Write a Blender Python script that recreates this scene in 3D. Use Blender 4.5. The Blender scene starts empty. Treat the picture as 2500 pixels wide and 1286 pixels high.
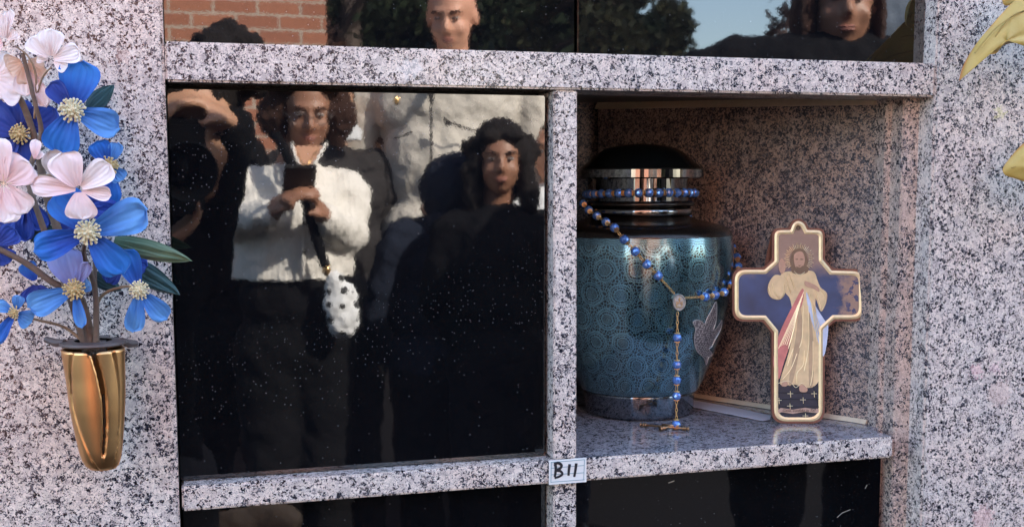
import bpy, bmesh, math, random
from mathutils import Vector, Matrix, noise
PI = math.pi
R_ = math.radians
random.seed(7)
sc = bpy.context.scene
COL = sc.collection

# ------------------------------------------------------------------ camera
CAM_Y = -0.8857
FPX, YAW, PITCH, ROLL, SHIFT = 2777.26, .2688, .1017, -.0035, 93.6
_cy, _sy, _cp, _sp = math.cos(YAW), math.sin(YAW), math.cos(PITCH), math.sin(PITCH)
FW = Vector((_sy*_cp, _cy*_cp, -_sp))
_r = Vector((_cy, -_sy, 0)); _u = _r.cross(FW)
_cr, _sr = math.cos(ROLL), math.sin(ROLL)
RT = _r*_cr + _u*_sr
UP = _u*_cr - _r*_sr
CAMP = Vector((0, CAM_Y, 0))
cd = bpy.data.cameras.new('Camera'); cam = bpy.data.objects.new('Camera', cd); COL.objects.link(cam)
cam.matrix_world = Matrix(((RT.x, UP.x, -FW.x, CAMP.x), (RT.y, UP.y, -FW.y, CAMP.y), (RT.z, UP.z, -FW.z, CAMP.z), (0, 0, 0, 1)))
cd.sensor_fit = 'HORIZONTAL'; cd.sensor_width = 36.0; cd.lens = FPX/2500*36.0
cd.shift_y = SHIFT/2500.0
cd.clip_start = 0.01; cd.clip_end = 500
sc.camera = cam

# ------------------------------------------------------------------ light
SUN_EL, SUN_AZ = R_(36), R_(40)      # azimuth measured from +y (behind the wall) towards +x
w = bpy.data.worlds.new('World'); sc.world = w; w.use_nodes = True
nt = w.node_tree; bg = nt.nodes['Background']
sky = nt.nodes.new('ShaderNodeTexSky'); sky.sky_type = 'NISHITA'; sky.sun_disc = False
sky.sun_elevation = SUN_EL; sky.sun_rotation = SUN_AZ; sky.dust_density = 1.6; sky.ozone_density = 1.0
nt.links.new(sky.outputs[0], bg.inputs[0]); bg.inputs[1].default_value = 0.15
sd = bpy.data.lights.new('Sun', 'SUN'); sd.energy = 4.0; sd.angle = R_(0.5); sd.color = (1, .94, .84)
sun = bpy.data.objects.new('Sun', sd); COL.objects.link(sun)
_d = Vector((-math.sin(SUN_AZ)*math.cos(SUN_EL), -math.cos(SUN_AZ)*math.cos(SUN_EL), -math.sin(SUN_EL)))
sun.rotation_euler = _d.to_track_quat('-Z', 'Y').to_euler(); sun.location = (3, 6, 6)
sc.view_settings.view_transform = 'Standard'; sc.view_settings.look = 'None'
sc.view_settings.exposure = 2.75; sc.view_settings.gamma = 1
sc.cycles.use_denoising = True; sc.cycles.denoising_prefilter = 'ACCURATE'
sc.cycles.max_bounces = 8
sc.cycles.sample_clamp_indirect = 6

# ------------------------------------------------------------------ survey helpers
def ray(x, y): return FW + RT*((x-1250)/FPX) - UP*((y-643-SHIFT)/FPX)
def at(x, y, Y=0.0):                    # point of the photograph at depth Y
    d = ray(x, y); return CAMP + d*((Y-CAM_Y)/d.y)
def at_z(x, y, Z):
    d = ray(x, y); return CAMP + d*(Z/d.z)
GROUND = -1.30
PAN_TX, PAN_TZ = R_(0.62), R_(0.16)     # slight set of the middle panel
MID_P = Vector((.12, .0165, -.07)); MID_N = Vector((math.sin(PAN_TZ), -math.cos(PAN_TX), -math.sin(PAN_TX))).normalized()
TOP_P = Vector((.3, .0185, .2)); TOP_N = Vector((0, -1, 0))
def seen(x, y, Y, top=False):           # point in front of the wall whose reflection is surveyed at x, y
    n, p = (TOP_N, TOP_P) if top else (MID_N, MID_P)
    d = ray(x, y); t = (p-CAMP).dot(n)/d.dot(n); q = CAMP + d*t
    r = d - 2*d.dot(n)*n
    return q + r*((Y-q.y)/r.y)

# ------------------------------------------------------------------ object helpers
def link(o, parent=None):
    COL.objects.link(o)
    if parent is not None: o.parent = parent
    return o
def tag(o, label=None, cat=None, group=None, kind=None):
    if label: o['label'] = label
    if cat: o['category'] = cat
    if group: o['group'] = group
    if kind: o['kind'] = kind
    return o
def empty(name, loc=(0, 0, 0), label=None, cat=None, group=None):
    o = bpy.data.objects.new(name, None); o.empty_display_size = .05
    o.location = loc; COL.objects.link(o)
    return tag(o, label, cat, group)
def put(name, bm, m, parent=None, smooth=False, bevel=0, label=None):
    """link a bmesh given in world coordinates as ONE object under its parent"""
    if bevel:
        bmesh.ops.bevel(bm, geom=[e for e in bm.edges if len(e.link_faces) == 2 and e.calc_face_angle(0) > .5],
                        offset=bevel, segments=2, affect='EDGES', clamp_overlap=True)
    if parent is not None:
        bmesh.ops.translate(bm, verts=bm.verts, vec=-parent_origin(parent))
    if smooth:
        for f in bm.faces: f.smooth = True
    me = bpy.data.meshes.new(name); bm.to_mesh(me); bm.free()
    for mm in (m if isinstance(m, (list, tuple)) else [m]): me.materials.append(mm)
    o = bpy.data.objects.new(name, me); link(o, parent)
    if label: o['label'] = label
    return o
def parent_origin(p):
    v = Vector(p.location)
    while p.parent: p = p.parent; v += Vector(p.location)
    return v
def B(): return bmesh.new()
def box(bm, x0, x1, y0, y1, z0, z1):
    r = bmesh.ops.create_cube(bm, size=1)['verts']
    for v in r: v.co = Vector((x0+(v.co.x+.5)*(x1-x0), y0+(v.co.y+.5)*(y1-y0), z0+(v.co.z+.5)*(z1-z0)))
    return r
def mk_box(name, m, parent, dims, bevel=.0012, label=None):
    bm = B(); box(bm, *dims); return put(name, bm, m, parent, bevel=bevel, label=label)
def tube(bm, pts, rad, n=8, closed=False, cap=True):
    pts = [Vector(p) for p in pts]; N = len(pts)
    rads = rad if isinstance(rad, (list, tuple)) else [rad]*N
    rings = []; prev = None
    for i, p in enumerate(pts):
        if closed: t = pts[(i+1) % N]-pts[i-1]
        else: t = pts[min(i+1, N-1)]-pts[max(i-1, 0)]
        t.normalize()
        if prev is None:
            a = Vector((0, 0, 1)) if abs(t.z) < .9 else Vector((1, 0, 0))
            nrm = t.cross(a).normalized()
        else: nrm = (prev - t*prev.dot(t)).normalized()
        prev = nrm; b = t.cross(nrm)
        rings.append([bm.verts.new(p + (nrm*math.cos(2*PI*k/n)+b*math.sin(2*PI*k/n))*rads[i]) for k in range(n)])
    M = N if closed else N-1
    for i in range(M):
        A, C = rings[i], rings[(i+1) % N]
        for k in range(n): bm.faces.new((A[k], A[(k+1) % n], C[(k+1) % n], C[k]))
    if cap and not closed:
        bm.faces.new(rings[0][::-1]); bm.faces.new(rings[-1])
def lathe(bm, prof, cx, cy, n=96, uv=True, cap=True):
    """prof: list of (r, z)"""
    lay = bm.loops.layers.uv.verify() if uv else None
    L = [0]
    for i in range(1, len(prof)): L.append(L[-1]+math.hypot(prof[i][0]-prof[i-1][0], prof[i][1]-prof[i-1][1]))
    rm = max(p[0] for p in prof)
    rings = [[bm.verts.new((cx+r*math.cos(2*PI*k/n), cy+r*math.sin(2*PI*k/n), z)) for k in range(n)] for r, z in prof]
    for i in range(len(prof)-1):
        for k in range(n):
            k2 = (k+1) % n
            f = bm.faces.new((rings[i][k], rings[i][k2], rings[i+1][k2], rings[i+1][k]))
            if uv:
                for l, (a, b) in zip(f.loops, ((k, i), (k+1, i), (k+1, i+1), (k, i+1))): l[lay].uv = (a/n*2*PI*rm, L[b])
    if cap:
        if prof[0][0] > 1e-4: bm.faces.new(rings[0][::-1])
        if prof[-1][0] > 1e-4: bm.faces.new(rings[-1])
def prism(bm, pts, off):
    """closed 3d outline extruded by vector off"""
    a = [bm.verts.new(p) for p in pts]; b = [bm.verts.new(Vector(p)+off) for p in pts]
    n = len(pts)
    f1 = bm.faces.new(a); f2 = bm.faces.new(b[::-1])
    for i in range(n): bm.faces.new((a[i], b[i], b[(i+1) % n], a[(i+1) % n]))
    bmesh.ops.triangulate(bm, faces=[f1, f2])
    bmesh.ops.recalc_face_normals(bm, faces=bm.faces)
def catmull(P, n=8, closed=False):
    out = []; N = len(P)
    for i in range(N if closed else N-1):
        p = [P[(i+k) % N] if closed else P[min(max(i+k, 0), N-1)] for k in (-1, 0, 1, 2)]
        for s in range(n):
            t = s/n
            out.append(.5*((2*p[1])+(-p[0]+p[2])*t+(2*p[0]-5*p[1]+4*p[2]-p[3])*t*t+(-p[0]+3*p[1]-3*p[2]+p[3])*t**3))
    if not closed: out.append(P[-1])
    return out
def capsule(bm, a, ra, b, rb, n=14):
    a, b = Vector(a), Vector(b); t = b-a; L = t.length; t.normalize()
    u = t.orthogonal().normalized(); v = t.cross(u); rings = []
    seq = [(-math.cos(k*PI/8)*ra, math.sin(k*PI/8)*ra, a) for k in range(0, 5)] + [(math.sin(k*PI/8)*rb, math.cos(k*PI/8)*rb, b) for k in range(0, 5)]
    for h, r, c in seq:
        if r < 1e-6: rings.append([bm.verts.new(c+t*h)])
        else: rings.append([bm.verts.new(c+t*h+(u*math.cos(2*PI*k/n)+v*math.sin(2*PI*k/n))*r) for k in range(n)])
    for A, C in zip(rings, rings[1:]):
        for k in range(n):
            k2 = (k+1) % n
            if len(A) == 1: bm.faces.new((A[0], C[k2], C[k]))
            elif len(C) == 1: bm.faces.new((A[k], A[k2], C[0]))
            else: bm.faces.new((A[k], A[k2], C[k2], C[k]))
def ellipsoid(bm, c, r, rot=None, sub=3):
    vs = bmesh.ops.create_icosphere(bm, subdivisions=sub, radius=1)['verts']
    M = rot or Matrix.Identity(3)
    for v in vs: v.co = Vector(c) + M @ Vector((v.co.x*r[0], v.co.y*r[1], v.co.z*r[2]))
    return vs
def blob(name, items, voxel, m, parent=None, smooth=6, lump=0, lump_scale=30, label=None, cut=None):
    """closed primitives fused into one continuous skin"""
    bm = B()
    for it in items:
        if it[0] == 'c': capsule(bm, *it[1:])
        else: ellipsoid(bm, *it[1:])
    bmesh.ops.recalc_face_normals(bm, faces=bm.faces)
    me = bpy.data.meshes.new('tmp'); bm.to_mesh(me); bm.free()
    o = bpy.data.objects.new('tmp', me); COL.objects.link(o)
    md = o.modifiers.new('r', 'REMESH'); md.mode = 'VOXEL'; md.voxel_size = voxel; md.use_smooth_shade = True
    if smooth:
        s = o.modifiers.new('s', 'SMOOTH'); s.factor = .5; s.iterations = smooth
    dg = bpy.context.evaluated_depsgraph_get()
    res = bpy.data.meshes.new_from_object(o.evaluated_get(dg))
    bpy.data.objects.remove(o); bpy.data.meshes.remove(me)
    bm = B(); bm.from_mesh(res); bpy.data.meshes.remove(res)
    if cut is not None:
        g_ = bmesh.ops.bisect_plane(bm, geom=bm.verts[:]+bm.edges[:]+bm.faces[:], plane_co=(0, 0, cut), plane_no=(0, 0, 1), clear_inner=True)
        bmesh.ops.holes_fill(bm, edges=[e for e in bm.edges if e.is_boundary], sides=0)
    if lump:
        bm.normal_update()
        mv = [(v, v.normal*(noise.noise(v.co*lump_scale)+.5*noise.noise(v.co*lump_scale*2.3))*lump) for v in bm.verts]
        for v, dlt in mv: v.co += dlt
    return put(name, bm, m, parent, smooth=True, label=label)

# ------------------------------------------------------------------ materials
class NT:
    def __init__(s, name):
        s.m = bpy.data.materials.new(name); s.m.use_nodes = True; s.t = s.m.node_tree; s.bs = s.t.nodes['Principled BSDF']
    def n(s, typ, **kw):
        nd = s.t.nodes.new('ShaderNode'+typ)
        for k, v in kw.items():
            if k.startswith('i_'): s.inp(nd, k[2:].replace('_', ' '), v)
            elif k.startswith('n_'): s.inp(nd, int(k[2:]), v)
            else: setattr(nd, k, v)
        return nd
    def inp(s, nd, k, v):
        sk = nd.inputs[k]
        if isinstance(v, bpy.types.NodeSocket): s.t.links.new(v, sk)
        elif isinstance(v, bpy.types.Node): s.t.links.new(v.outputs[0], sk)
        else: sk.default_value = v
    def set(s, **kw):
        for k, v in kw.items(): s.inp(s.bs, k.replace('_', ' '), v)
        return s
    def math(s, op, a, b=0.0, c=0.0):
        nd = s.t.nodes.new('ShaderNodeMath'); nd.operation = op
        s.inp(nd, 0, a); s.inp(nd, 1, b); s.inp(nd, 2, c); return nd.outputs[0]
    def ramp(s, fac, stops, interp='LINEAR'):
        nd = s.t.nodes.new('ShaderNodeValToRGB'); cr = nd.color_ramp; cr.interpolation = interp
        while len(cr.elements) < len(stops): cr.elements.new(.5)
        for e, (p, c) in zip(cr.elements, stops): e.position = p; e.color = c if len(c) == 4 else (*c, 1)
        s.inp(nd, 0, fac); return nd.outputs[0]
    def mix(s, fac, a, b, typ='MIX'):
        nd = s.t.nodes.new('ShaderNodeMix'); nd.data_type = 'RGBA'; nd.blend_type = typ
        s.inp(nd, 0, fac)
        for i, v in ((6, a), (7, b)): s.inp(nd, i, (*v, 1) if isinstance(v, tuple) and len(v) == 3 else v)
        return nd.outputs[2]
    def pos(s): return s.n('NewGeometry').outputs['Position']
    def noise(s, vec, scale, detail=2, rough=.5, out=0):
        return s.n('TexNoise', i_Vector=vec, i_Scale=scale, i_Detail=detail, i_Roughness=rough).outputs[out]
    def bump(s, h, strength, dist=.001):
        s.inp(s.bs, 'Normal', s.n('Bump', i_Height=h, i_Strength=strength, i_Distance=dist).outputs[0]); return s
def flat(name, col, rough=.6, metal=0, nz=0, nscale=60, bump=0, **kw):
    q = NT(name)
    c = (*col, 1)
    if nz:
        f = q.noise(q.pos(), nscale, 4)
        c = q.mix(f, tuple(x*(1-nz) for x in col), tuple(min(1, x*(1+nz)) for x in col))
    q.set(Base_Color=c, Roughness=rough, Metallic=metal)
    for k, v in kw.items(): q.inp(q.bs, k.replace('_', ' '), v)
    if bump: q.bump(q.noise(q.pos(), nscale*2, 3), bump, .002)
    return q.m

def granite(name, tone=(1, 1, 1), dens=0.0, rough=.16, marks=()):
    q = NT(name); P = q.pos()
    n1 = q.n('TexNoise', i_Vector=P, i_Scale=430.0, i_Detail=3.0)
    off = q.n('VectorMath', operation='SUBTRACT'); q.inp(off, 0, n1.outputs['Color']); off.inputs[1].default_value = (.5, .5, .5)
    sc_ = q.n('VectorMath', operation='SCALE'); q.inp(sc_, 0, off.outputs[0]); q.inp(sc_, 'Scale', .0078)
    ad = q.n('VectorMath', operation='ADD'); q.inp(ad, 0, P); q.inp(ad, 1, sc_.outputs[0]); V = ad.outputs[0]
    def cells(scale):
        vo = q.n('TexVoronoi', i_Vector=V, i_Scale=scale); se = q.n('SeparateColor'); q.inp(se, 0, vo.outputs['Color']); return se.outputs[0], se.outputs[1]
    a, a2 = cells(490.0); b, b2 = cells(860.0); big, _ = cells(210.0)
    cl = q.noise(P, 70, 3, .6); cl2 = q.noise(P, 18, 2)
    # feldspar / quartz grains
    base = q.ramp(a2, [(0, (.70, .67, .65)), (.35, (.80, .76, .75)), (.7, (.87, .84, .82)), (.93, (.66, .65, .65))], 'CONSTANT')
    base = q.mix(q.math('MULTIPLY', q.math('GREATER_THAN', big, .82), .55), base, (.42, .39, .40))
    base = q.mix(q.math('MULTIPLY', q.math('LESS_THAN', b2, .26), .55), base, (.40, .37, .40))
    # pinkish feldspar drift
    base = q.mix(q.math('MULTIPLY', q.ramp(cl2, [(.45, (0, 0, 0)), (.7, (1, 1, 1))]), .30), base, (.86, .70, .64))
    base = q.mix(1.0, base, tuple(t*w_ for t, w_ in zip(tone, (1.02, .93, .84))), 'MULTIPLY')
    thr = q.math('MULTIPLY_ADD', cl, .95, -.27+dens)
    fn, fn2 = cells(1500.0)
    base = q.mix(q.math('MULTIPLY', q.math('LESS_THAN', fn, .10), .75), base, (.12, .11, .13))
    base = q.mix(q.math('MULTIPLY', q.ramp(q.noise(P, 34, 4, .6), [(.48, (0, 0, 0)), (.72, (1, 1, 1))]), .28), base, (.50, .47, .47))
    m1 = q.math('LESS_THAN', a, thr)
    thr2 = q.math('MULTIPLY_ADD', cl, .8, -.26+dens)
    m2 = q.math('LESS_THAN', b, thr2)
    dk = q.ramp(b2, [(0, (.014, .014, .022)), (.5, (.045, .045, .06)), (.78, (.15, .14, .16))], 'CONSTANT')
    c = q.mix(q.math('MAXIMUM', m1, m2), base, dk)
    for px, py, r_, cc in marks:      # old wax and paint marks
        w0 = at(px, py); ds = q.n('VectorMath', operation='DISTANCE'); q.inp(ds, 0, P); ds.inputs[1].default_value = w0
        k = q.math('LESS_THAN', q.math('ADD', ds.outputs['Value'], q.math('MULTIPLY', q.math('SUBTRACT', q.noise(P, 260, 4, .7), .5), .03)), r_)
        c = q.mix(q.math('MULTIPLY', k, .45), c, cc)
    q.set(Base_Color=c, Roughness=rough)
    q.bs.inputs['Specular IOR Level'].default_value = .6
    q.bump(q.noise(P, 900, 2), .12, .0004)
    return q.m
G_MAIN = granite('grey_granite', marks=[(2385, 905, .006, (.85, .52, .52)), (2430, 900, .005, (.85, .60, .60)), (2400, 1262, .011, (.80, .50, .46)), (2440, 275, .005, (.85, .80, .40)), (1000, 165, .008, (.9, .85, .8)), (300, 140, .004, (.45, .28, .24)), (2440, 960, .012, (.74, .55, .48))])
G_SHELF = granite('polished_grey_granite', tone=(.50, .53, .62), rough=.06)  # sky tint and dark reflections put into the shelf's colour
G_BACK = granite('shade_toned_granite', tone=(.62, .51, .45), dens=.15, rough=.3)  # niche shade and warm brick bounce are put into this stone's tone
G_JAMB = granite('jamb_granite', tone=(.84, .75, .70), dens=.01, rough=.25)

def black_granite():
    q = NT('polished_black_granite'); P = q.pos()
    vo = q.n('TexVoronoi', i_Vector=P, i_Scale=520.0); se = q.n('SeparateColor'); q.inp(se, 0, vo.outputs['Color'])
    rad = q.math('MULTIPLY', q.math('SUBTRACT', se.outputs[1], .45), .42)
    dot = q.math('LESS_THAN', vo.outputs['Distance'], rad)
    few = q.math('GREATER_THAN', q.math('ADD', se.outputs[0], q.math('MULTIPLY', q.noise(P, 12, 2), .34)), .84)
    vo2 = q.n('TexVoronoi', i_Vector=P, i_Scale=240.0)
    se2 = q.n('SeparateColor'); q.inp(se2, 0, vo2.outputs['Color'])
    d2 = q.math('MULTIPLY', q.math('LESS_THAN', vo2.outputs['Distance'], .10), q.math('GREATER_THAN', se2.outputs[0], .80))
    msk = q.math('MULTIPLY', q.math('MAXIMUM', q.math('MULTIPLY', dot, few), d2), .5)
    q.set(Base_Color=q.mix(msk, (.004, .004, .005), (.30, .31, .33)), Roughness=.018)
    q.bs.inputs['IOR'].default_value = 2.02
    h = q.math('ADD', q.noise(P, 520, 2), q.math('MULTIPLY', q.noise(P, 90, 2), 1.2))
    q.bump(h, .020, .00012)
    return q.m
G_BLACK = black_granite()
M_GAP = flat('black_sealant', (.006, .006, .007), .6)
M_CAULK = flat('cream_sealant', (.62, .50, .36), .7, nz=.15, nscale=200, bump=.3)

# ------------------------------------------------------------------ the columbarium
XL, XD0, XD1, XR = -.0201, .2806, .3007, .6344
ZU0, ZU1, ZL1, ZL0 = .0771, .1063, -.2279, -.2472
TOP, BOT, XPL = .95, GROUND, -.1535
wall = empty('columbarium', (0.25, .2, BOT), 'speckled grey granite columbarium wall with rails, pilasters and an open niche', 'columbarium')
def slab(name, *d, m=G_MAIN, bevel=.0012, label=None): return mk_box(name, m, wall, d, bevel, label)
# left pilaster with a broad eased left edge
bm = B()
prism(bm, [Vector((XPL, 0, BOT)), Vector((XL, 0, BOT)), Vector((XL, .09, BOT)), Vector((XPL-.06, .09, BOT)), Vector((XPL-.06, .030, BOT)), Vector((XPL-.022, .014, BOT))], Vector((0, 0, TOP-BOT)))
put('pilaster', bm, G_MAIN, wall, bevel=.0022)
slab('pilaster', XR, .98, 0, .09, BOT, TOP, bevel=.0024)
slab('rail', XL+.0004, XR-.0004, .0008, .055, ZU0, ZU1, bevel=.0016)
slab('rail', XL+.002, .6035, .0015, .0415, ZL0, ZL1, bevel=.0016)
slab('divider', XD0, XD1, .0035, .36, ZL1+.0003, ZU0-.0003)
slab('divider', XD0, XD1, .0035, .36, -.72, ZL0-.0003)
slab('jamb', .6182, XR+.02, .0232, .07, -.74, ZU0+.02, m=G_JAMB)
slab('jamb', .6125, .6260, .0415, .075, -.74, ZU0+.02, m=G_JAMB)
slab('shelf', XD1+.0003, .66, .0417, .42, ZL1-.019, ZL1-.0004, m=G_SHELF, bevel=0)
# shelf front polished strip on the rail's top
slab('shelf_edge', XD1+.0003, .6022, .0032, .0416, ZL1-.004, ZL1+.0002, m=G_SHELF, bevel=0)
# niche interior
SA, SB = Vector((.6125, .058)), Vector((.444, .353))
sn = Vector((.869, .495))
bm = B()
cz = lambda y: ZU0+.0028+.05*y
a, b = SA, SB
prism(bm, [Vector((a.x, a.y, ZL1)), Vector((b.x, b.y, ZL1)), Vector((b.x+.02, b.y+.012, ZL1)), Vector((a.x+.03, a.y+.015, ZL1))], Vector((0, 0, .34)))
put('niche_panel', bm, G_BACK, wall, label='shade-toned grey speckled panel set at an angle inside the niche')
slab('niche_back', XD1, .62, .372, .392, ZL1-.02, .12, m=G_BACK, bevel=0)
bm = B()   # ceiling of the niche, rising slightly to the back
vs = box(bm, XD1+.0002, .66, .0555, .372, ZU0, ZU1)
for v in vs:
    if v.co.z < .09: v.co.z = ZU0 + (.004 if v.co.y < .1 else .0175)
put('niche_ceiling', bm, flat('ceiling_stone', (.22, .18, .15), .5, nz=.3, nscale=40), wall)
def strip(name, p0, p1, w_, h, z, rise=0):
    bm = B(); d = (p1-p0).normalized(); nn = Vector((-sn.x, -sn.y))
    N = 24; pts = []
    for i in range(N+1):
        t = i/N; q_ = p0.lerp(p1, t); ww = w_*(1+.5*noise.noise(Vector((t*14, z*10, 0))))
        pts.append((q_, ww, z+rise*t))
    for i in range(N):
        (q0, w0, z0), (q1, w1, z1) = pts[i], pts[i+1]
        v = [bm.verts.new((q0.x, q0.y, z0)), bm.verts.new((q0.x+nn.x*w0, q0.y+nn.y*w0, z0)), bm.verts.new((q1.x+nn.x*w1, q1.y+nn.y*w1, z1)), bm.verts.new((q1.x, q1.y, z1)),
             bm.verts.new((q0.x, q0.y, z0+h)), bm.verts.new((q0.x+nn.x*w0*.2, q0.y+nn.y*w0*.2, z0+h)), bm.verts.new((q1.x+nn.x*w1*.2, q1.y+nn.y*w1*.2, z1+h)), bm.verts.new((q1.x, q1.y, z1+h))]
        for f in ((0, 1, 2, 3), (4, 7, 6, 5), (0, 4, 5, 1), (1, 5, 6, 2), (2, 6, 7, 3), (3, 7, 4, 0)): bm.faces.new([v[k] for k in f])
    bmesh.ops.remove_doubles(bm, verts=bm.verts, dist=1e-6)
    put(name, bm, M_CAULK, wall, smooth=False)
strip('sealant_bead', SA, SB, .004, .0038, ZL1+.0001)
strip('sealant_bead', SA, SB, .006, .0075, .0735, .0126)
# the rest of the wall, out of the picture
slab('backing', XL+.001, .62, .43, .47, BOT, TOP, bevel=0)  # backing and infill added to keep light from leaking through
slab('backing', XL-.002, XD0-.001, .043, .06, -.26, .09, m=M_GAP, bevel=0)
slab('backing', XL-.002, .63, .05, .062, -.74, -.262, m=M_GAP, bevel=0)
slab('backing', XL-.002, XR-.001, .056, .075, ZU1+.003, .47, m=M_GAP, bevel=0)
slab('rail', XL+.0004, XR-.0004, .0008, .055, .440, .469)
slab('cladding', XL+.0004, XR-.0004, .004, .055, .472, TOP)
slab('rail', XL+.0004, XR-.0004, .0008, .049, -.572, -.552)
slab('cladding', XL+.0004, XR-.0004, .004, .055, BOT, -.575)
slab('cladding', -2.6, XPL-.062, .028, .09, BOT, TOP)
slab('cladding', .985, 3.4, .006, .09, BOT, TOP)
slab('body', -2.6, 3.4, .48, .9, BOT, TOP-.002, bevel=0)
slab('coping', -2.65, 3.45, -.03, .95, TOP+.001, TOP+.06)
slab('cladding', .70, 3.4, .1, .47, BOT, TOP-.003, bevel=0)
slab('cladding', -2.6, XL-.03, .1, .47, BOT, TOP-.003, bevel=0)
bm = B(); box(bm, XL-.02, .70, .1, .47, .13, TOP-.004); put('infill', bm, M_GAP, wall)
bm = B(); box(bm, XL-.02, .70, .1, .47, BOT, -.26); put('infill', bm, M_GAP, wall)

# polished black fronts: each could be taken out
def front(x0, x1, z0, z1, y, label, tilt=False):
    bm = B(); box(bm, x0, x1, y, y+.018, z0, z1)
    o = put('granite_front', bm, G_BLACK, None, bevel=.0009)
    if tilt:
        # seat the face on the surveyed plane
        for v in o.data.vertices:
            k = v.co.y - y
            v.co.y = MID_P.y - ((v.co.x-MID_P.x)*MID_N.x + (v.co.z-MID_P.z)*MID_N.z)/MID_N.y + k
    tag(o, label, 'granite front', 'polished black granite fronts of the niches')
    return o
xt = at(1406, 120, .0185).x
front(XL+.0006, xt-.0012, ZU1+.0006, .438, .0185, 'polished black front at upper left reflecting red brick and a bald head')
front(xt+.0012, XR-.0008, ZU1+.0006, .438, .0185, 'polished black front at upper right reflecting blue sky and a dark-haired face')
front(XL+.001, at(1331, 600, .0165).x, ZL1+.0008, ZU0-.0042, .0165, 'large polished black front reflecting a woman in a white cardigan', True)
front(XL+.002, XD0-.0016, -.55, ZL0-.0012, .022, 'polished black front below the rail at lower left, a tan patch reflected')
front_last = front(XD1+.001, .6120, -.55, ZL0-.0008, .032, 'polished black front directly below the open niche with dust and scratches')

fr = front_last
M_SCR = flat('scratch', (.55, .50, .42), .6)
for pts_, rr_ in (([(2044, 1262), (2056, 1251), (2076, 1243)], .00022), ([(2112, 1192), (2117, 1182)], .0002), ([(1632, 1178), (1646, 1173)], .0004)):
    bm = B(); tube(bm, [at(x, y, .0318) for x, y in pts_], rr_, 4); put('scratch', bm, M_SCR, fr)
# ------------------------------------------------------------------ ground, brick wall, trees
bm = B(); box(bm, -60, 60, -80, 40, GROUND-.2, GROUND)
q = NT('asphalt'); q.set(Base_Color=q.mix(q.noise(q.pos(), 60, 5), (.005, .005, .006), (.014, .013, .013)), Roughness=1.0)
q.bs.inputs['Specular IOR Level'].default_value = .05
q.bump(q.noise(q.pos(), 120, 3), .5, .004)
tag(put('ground', bm, q.m), kind='structure')
q = NT('tan_paving'); q.set(Base_Color=q.mix(q.noise(q.pos(), 25, 5), (.34, .24, .16), (.52, .38, .26)), Roughness=.9)
bm = B()
pp = [Vector((*seen(x, y, Y, False).xy, GROUND+.004)) for x, y, Y in ((0, 0, 0),)] and []
for sx, sy in ((-.95, -3.25), (-.62, -3.0), (-.12, -3.1), (.04, -3.35), (.02, -4.2), (-1.2, -4.3)): pp.append(Vector((sx, sy, GROUND+.0002)))
prism(bm, pp, Vector((0, 0, .012)))
tag(put('path', bm, q.m), kind='structure')

q = NT('red_brick'); P = q.pos()
cx = q.n('SeparateXYZ'); q.inp(cx, 0, P); cb = q.n('CombineXYZ'); q.inp(cb, 0, cx.outputs[0]); q.inp(cb, 1, cx.outputs[2])
nz = q.n('TexNoise', i_Vector=P, i_Scale=25.0, i_Detail=4.0)
br = q.n('TexBrick', i_Vector=cb, i_Color1=(.38, .155, .090, 1), i_Color2=(.31, .12, .072, 1), i_Mortar=(.46, .39, .32, 1), i_Scale=1.0, i_Mortar_Size=.0055, i_Mortar_Smooth=.1, i_Bias=0.0, i_Brick_Width=.2035, i_Row_Height=.0680)
c = q.mix(.45, br.outputs[0], q.ramp(q.noise(P, 90, 4, .7), [(.3, (.25, .25, .25)), (.7, (1, .9, .85))]), 'MULTIPLY')
q.set(Base_Color=c, Roughness=.9); q.bump(q.math('ADD', q.math('MULTIPLY', br.outputs[1], -1), q.math('MULTIPLY', nz.outputs[0], .3)), .6, .008)
YB = -4.75
xb = seen(797, 50, YB, True).x
bw = empty('brick_building', (xb-1.8, YB-.3, GROUND), 'sunlit red brick building end behind the mourners', 'building')
bm = B(); box(bm, xb-3.6, xb, YB-3, YB, GROUND, 3.4); put('wall', bm, q.m, bw)
bm = B(); box(bm, xb-3.7, xb+.1, YB-3.1, YB+.1, 3.4, 3.52); put('roof', bm, flat('roof_trim', (.3, .3, .3), .6), bw)

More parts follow.
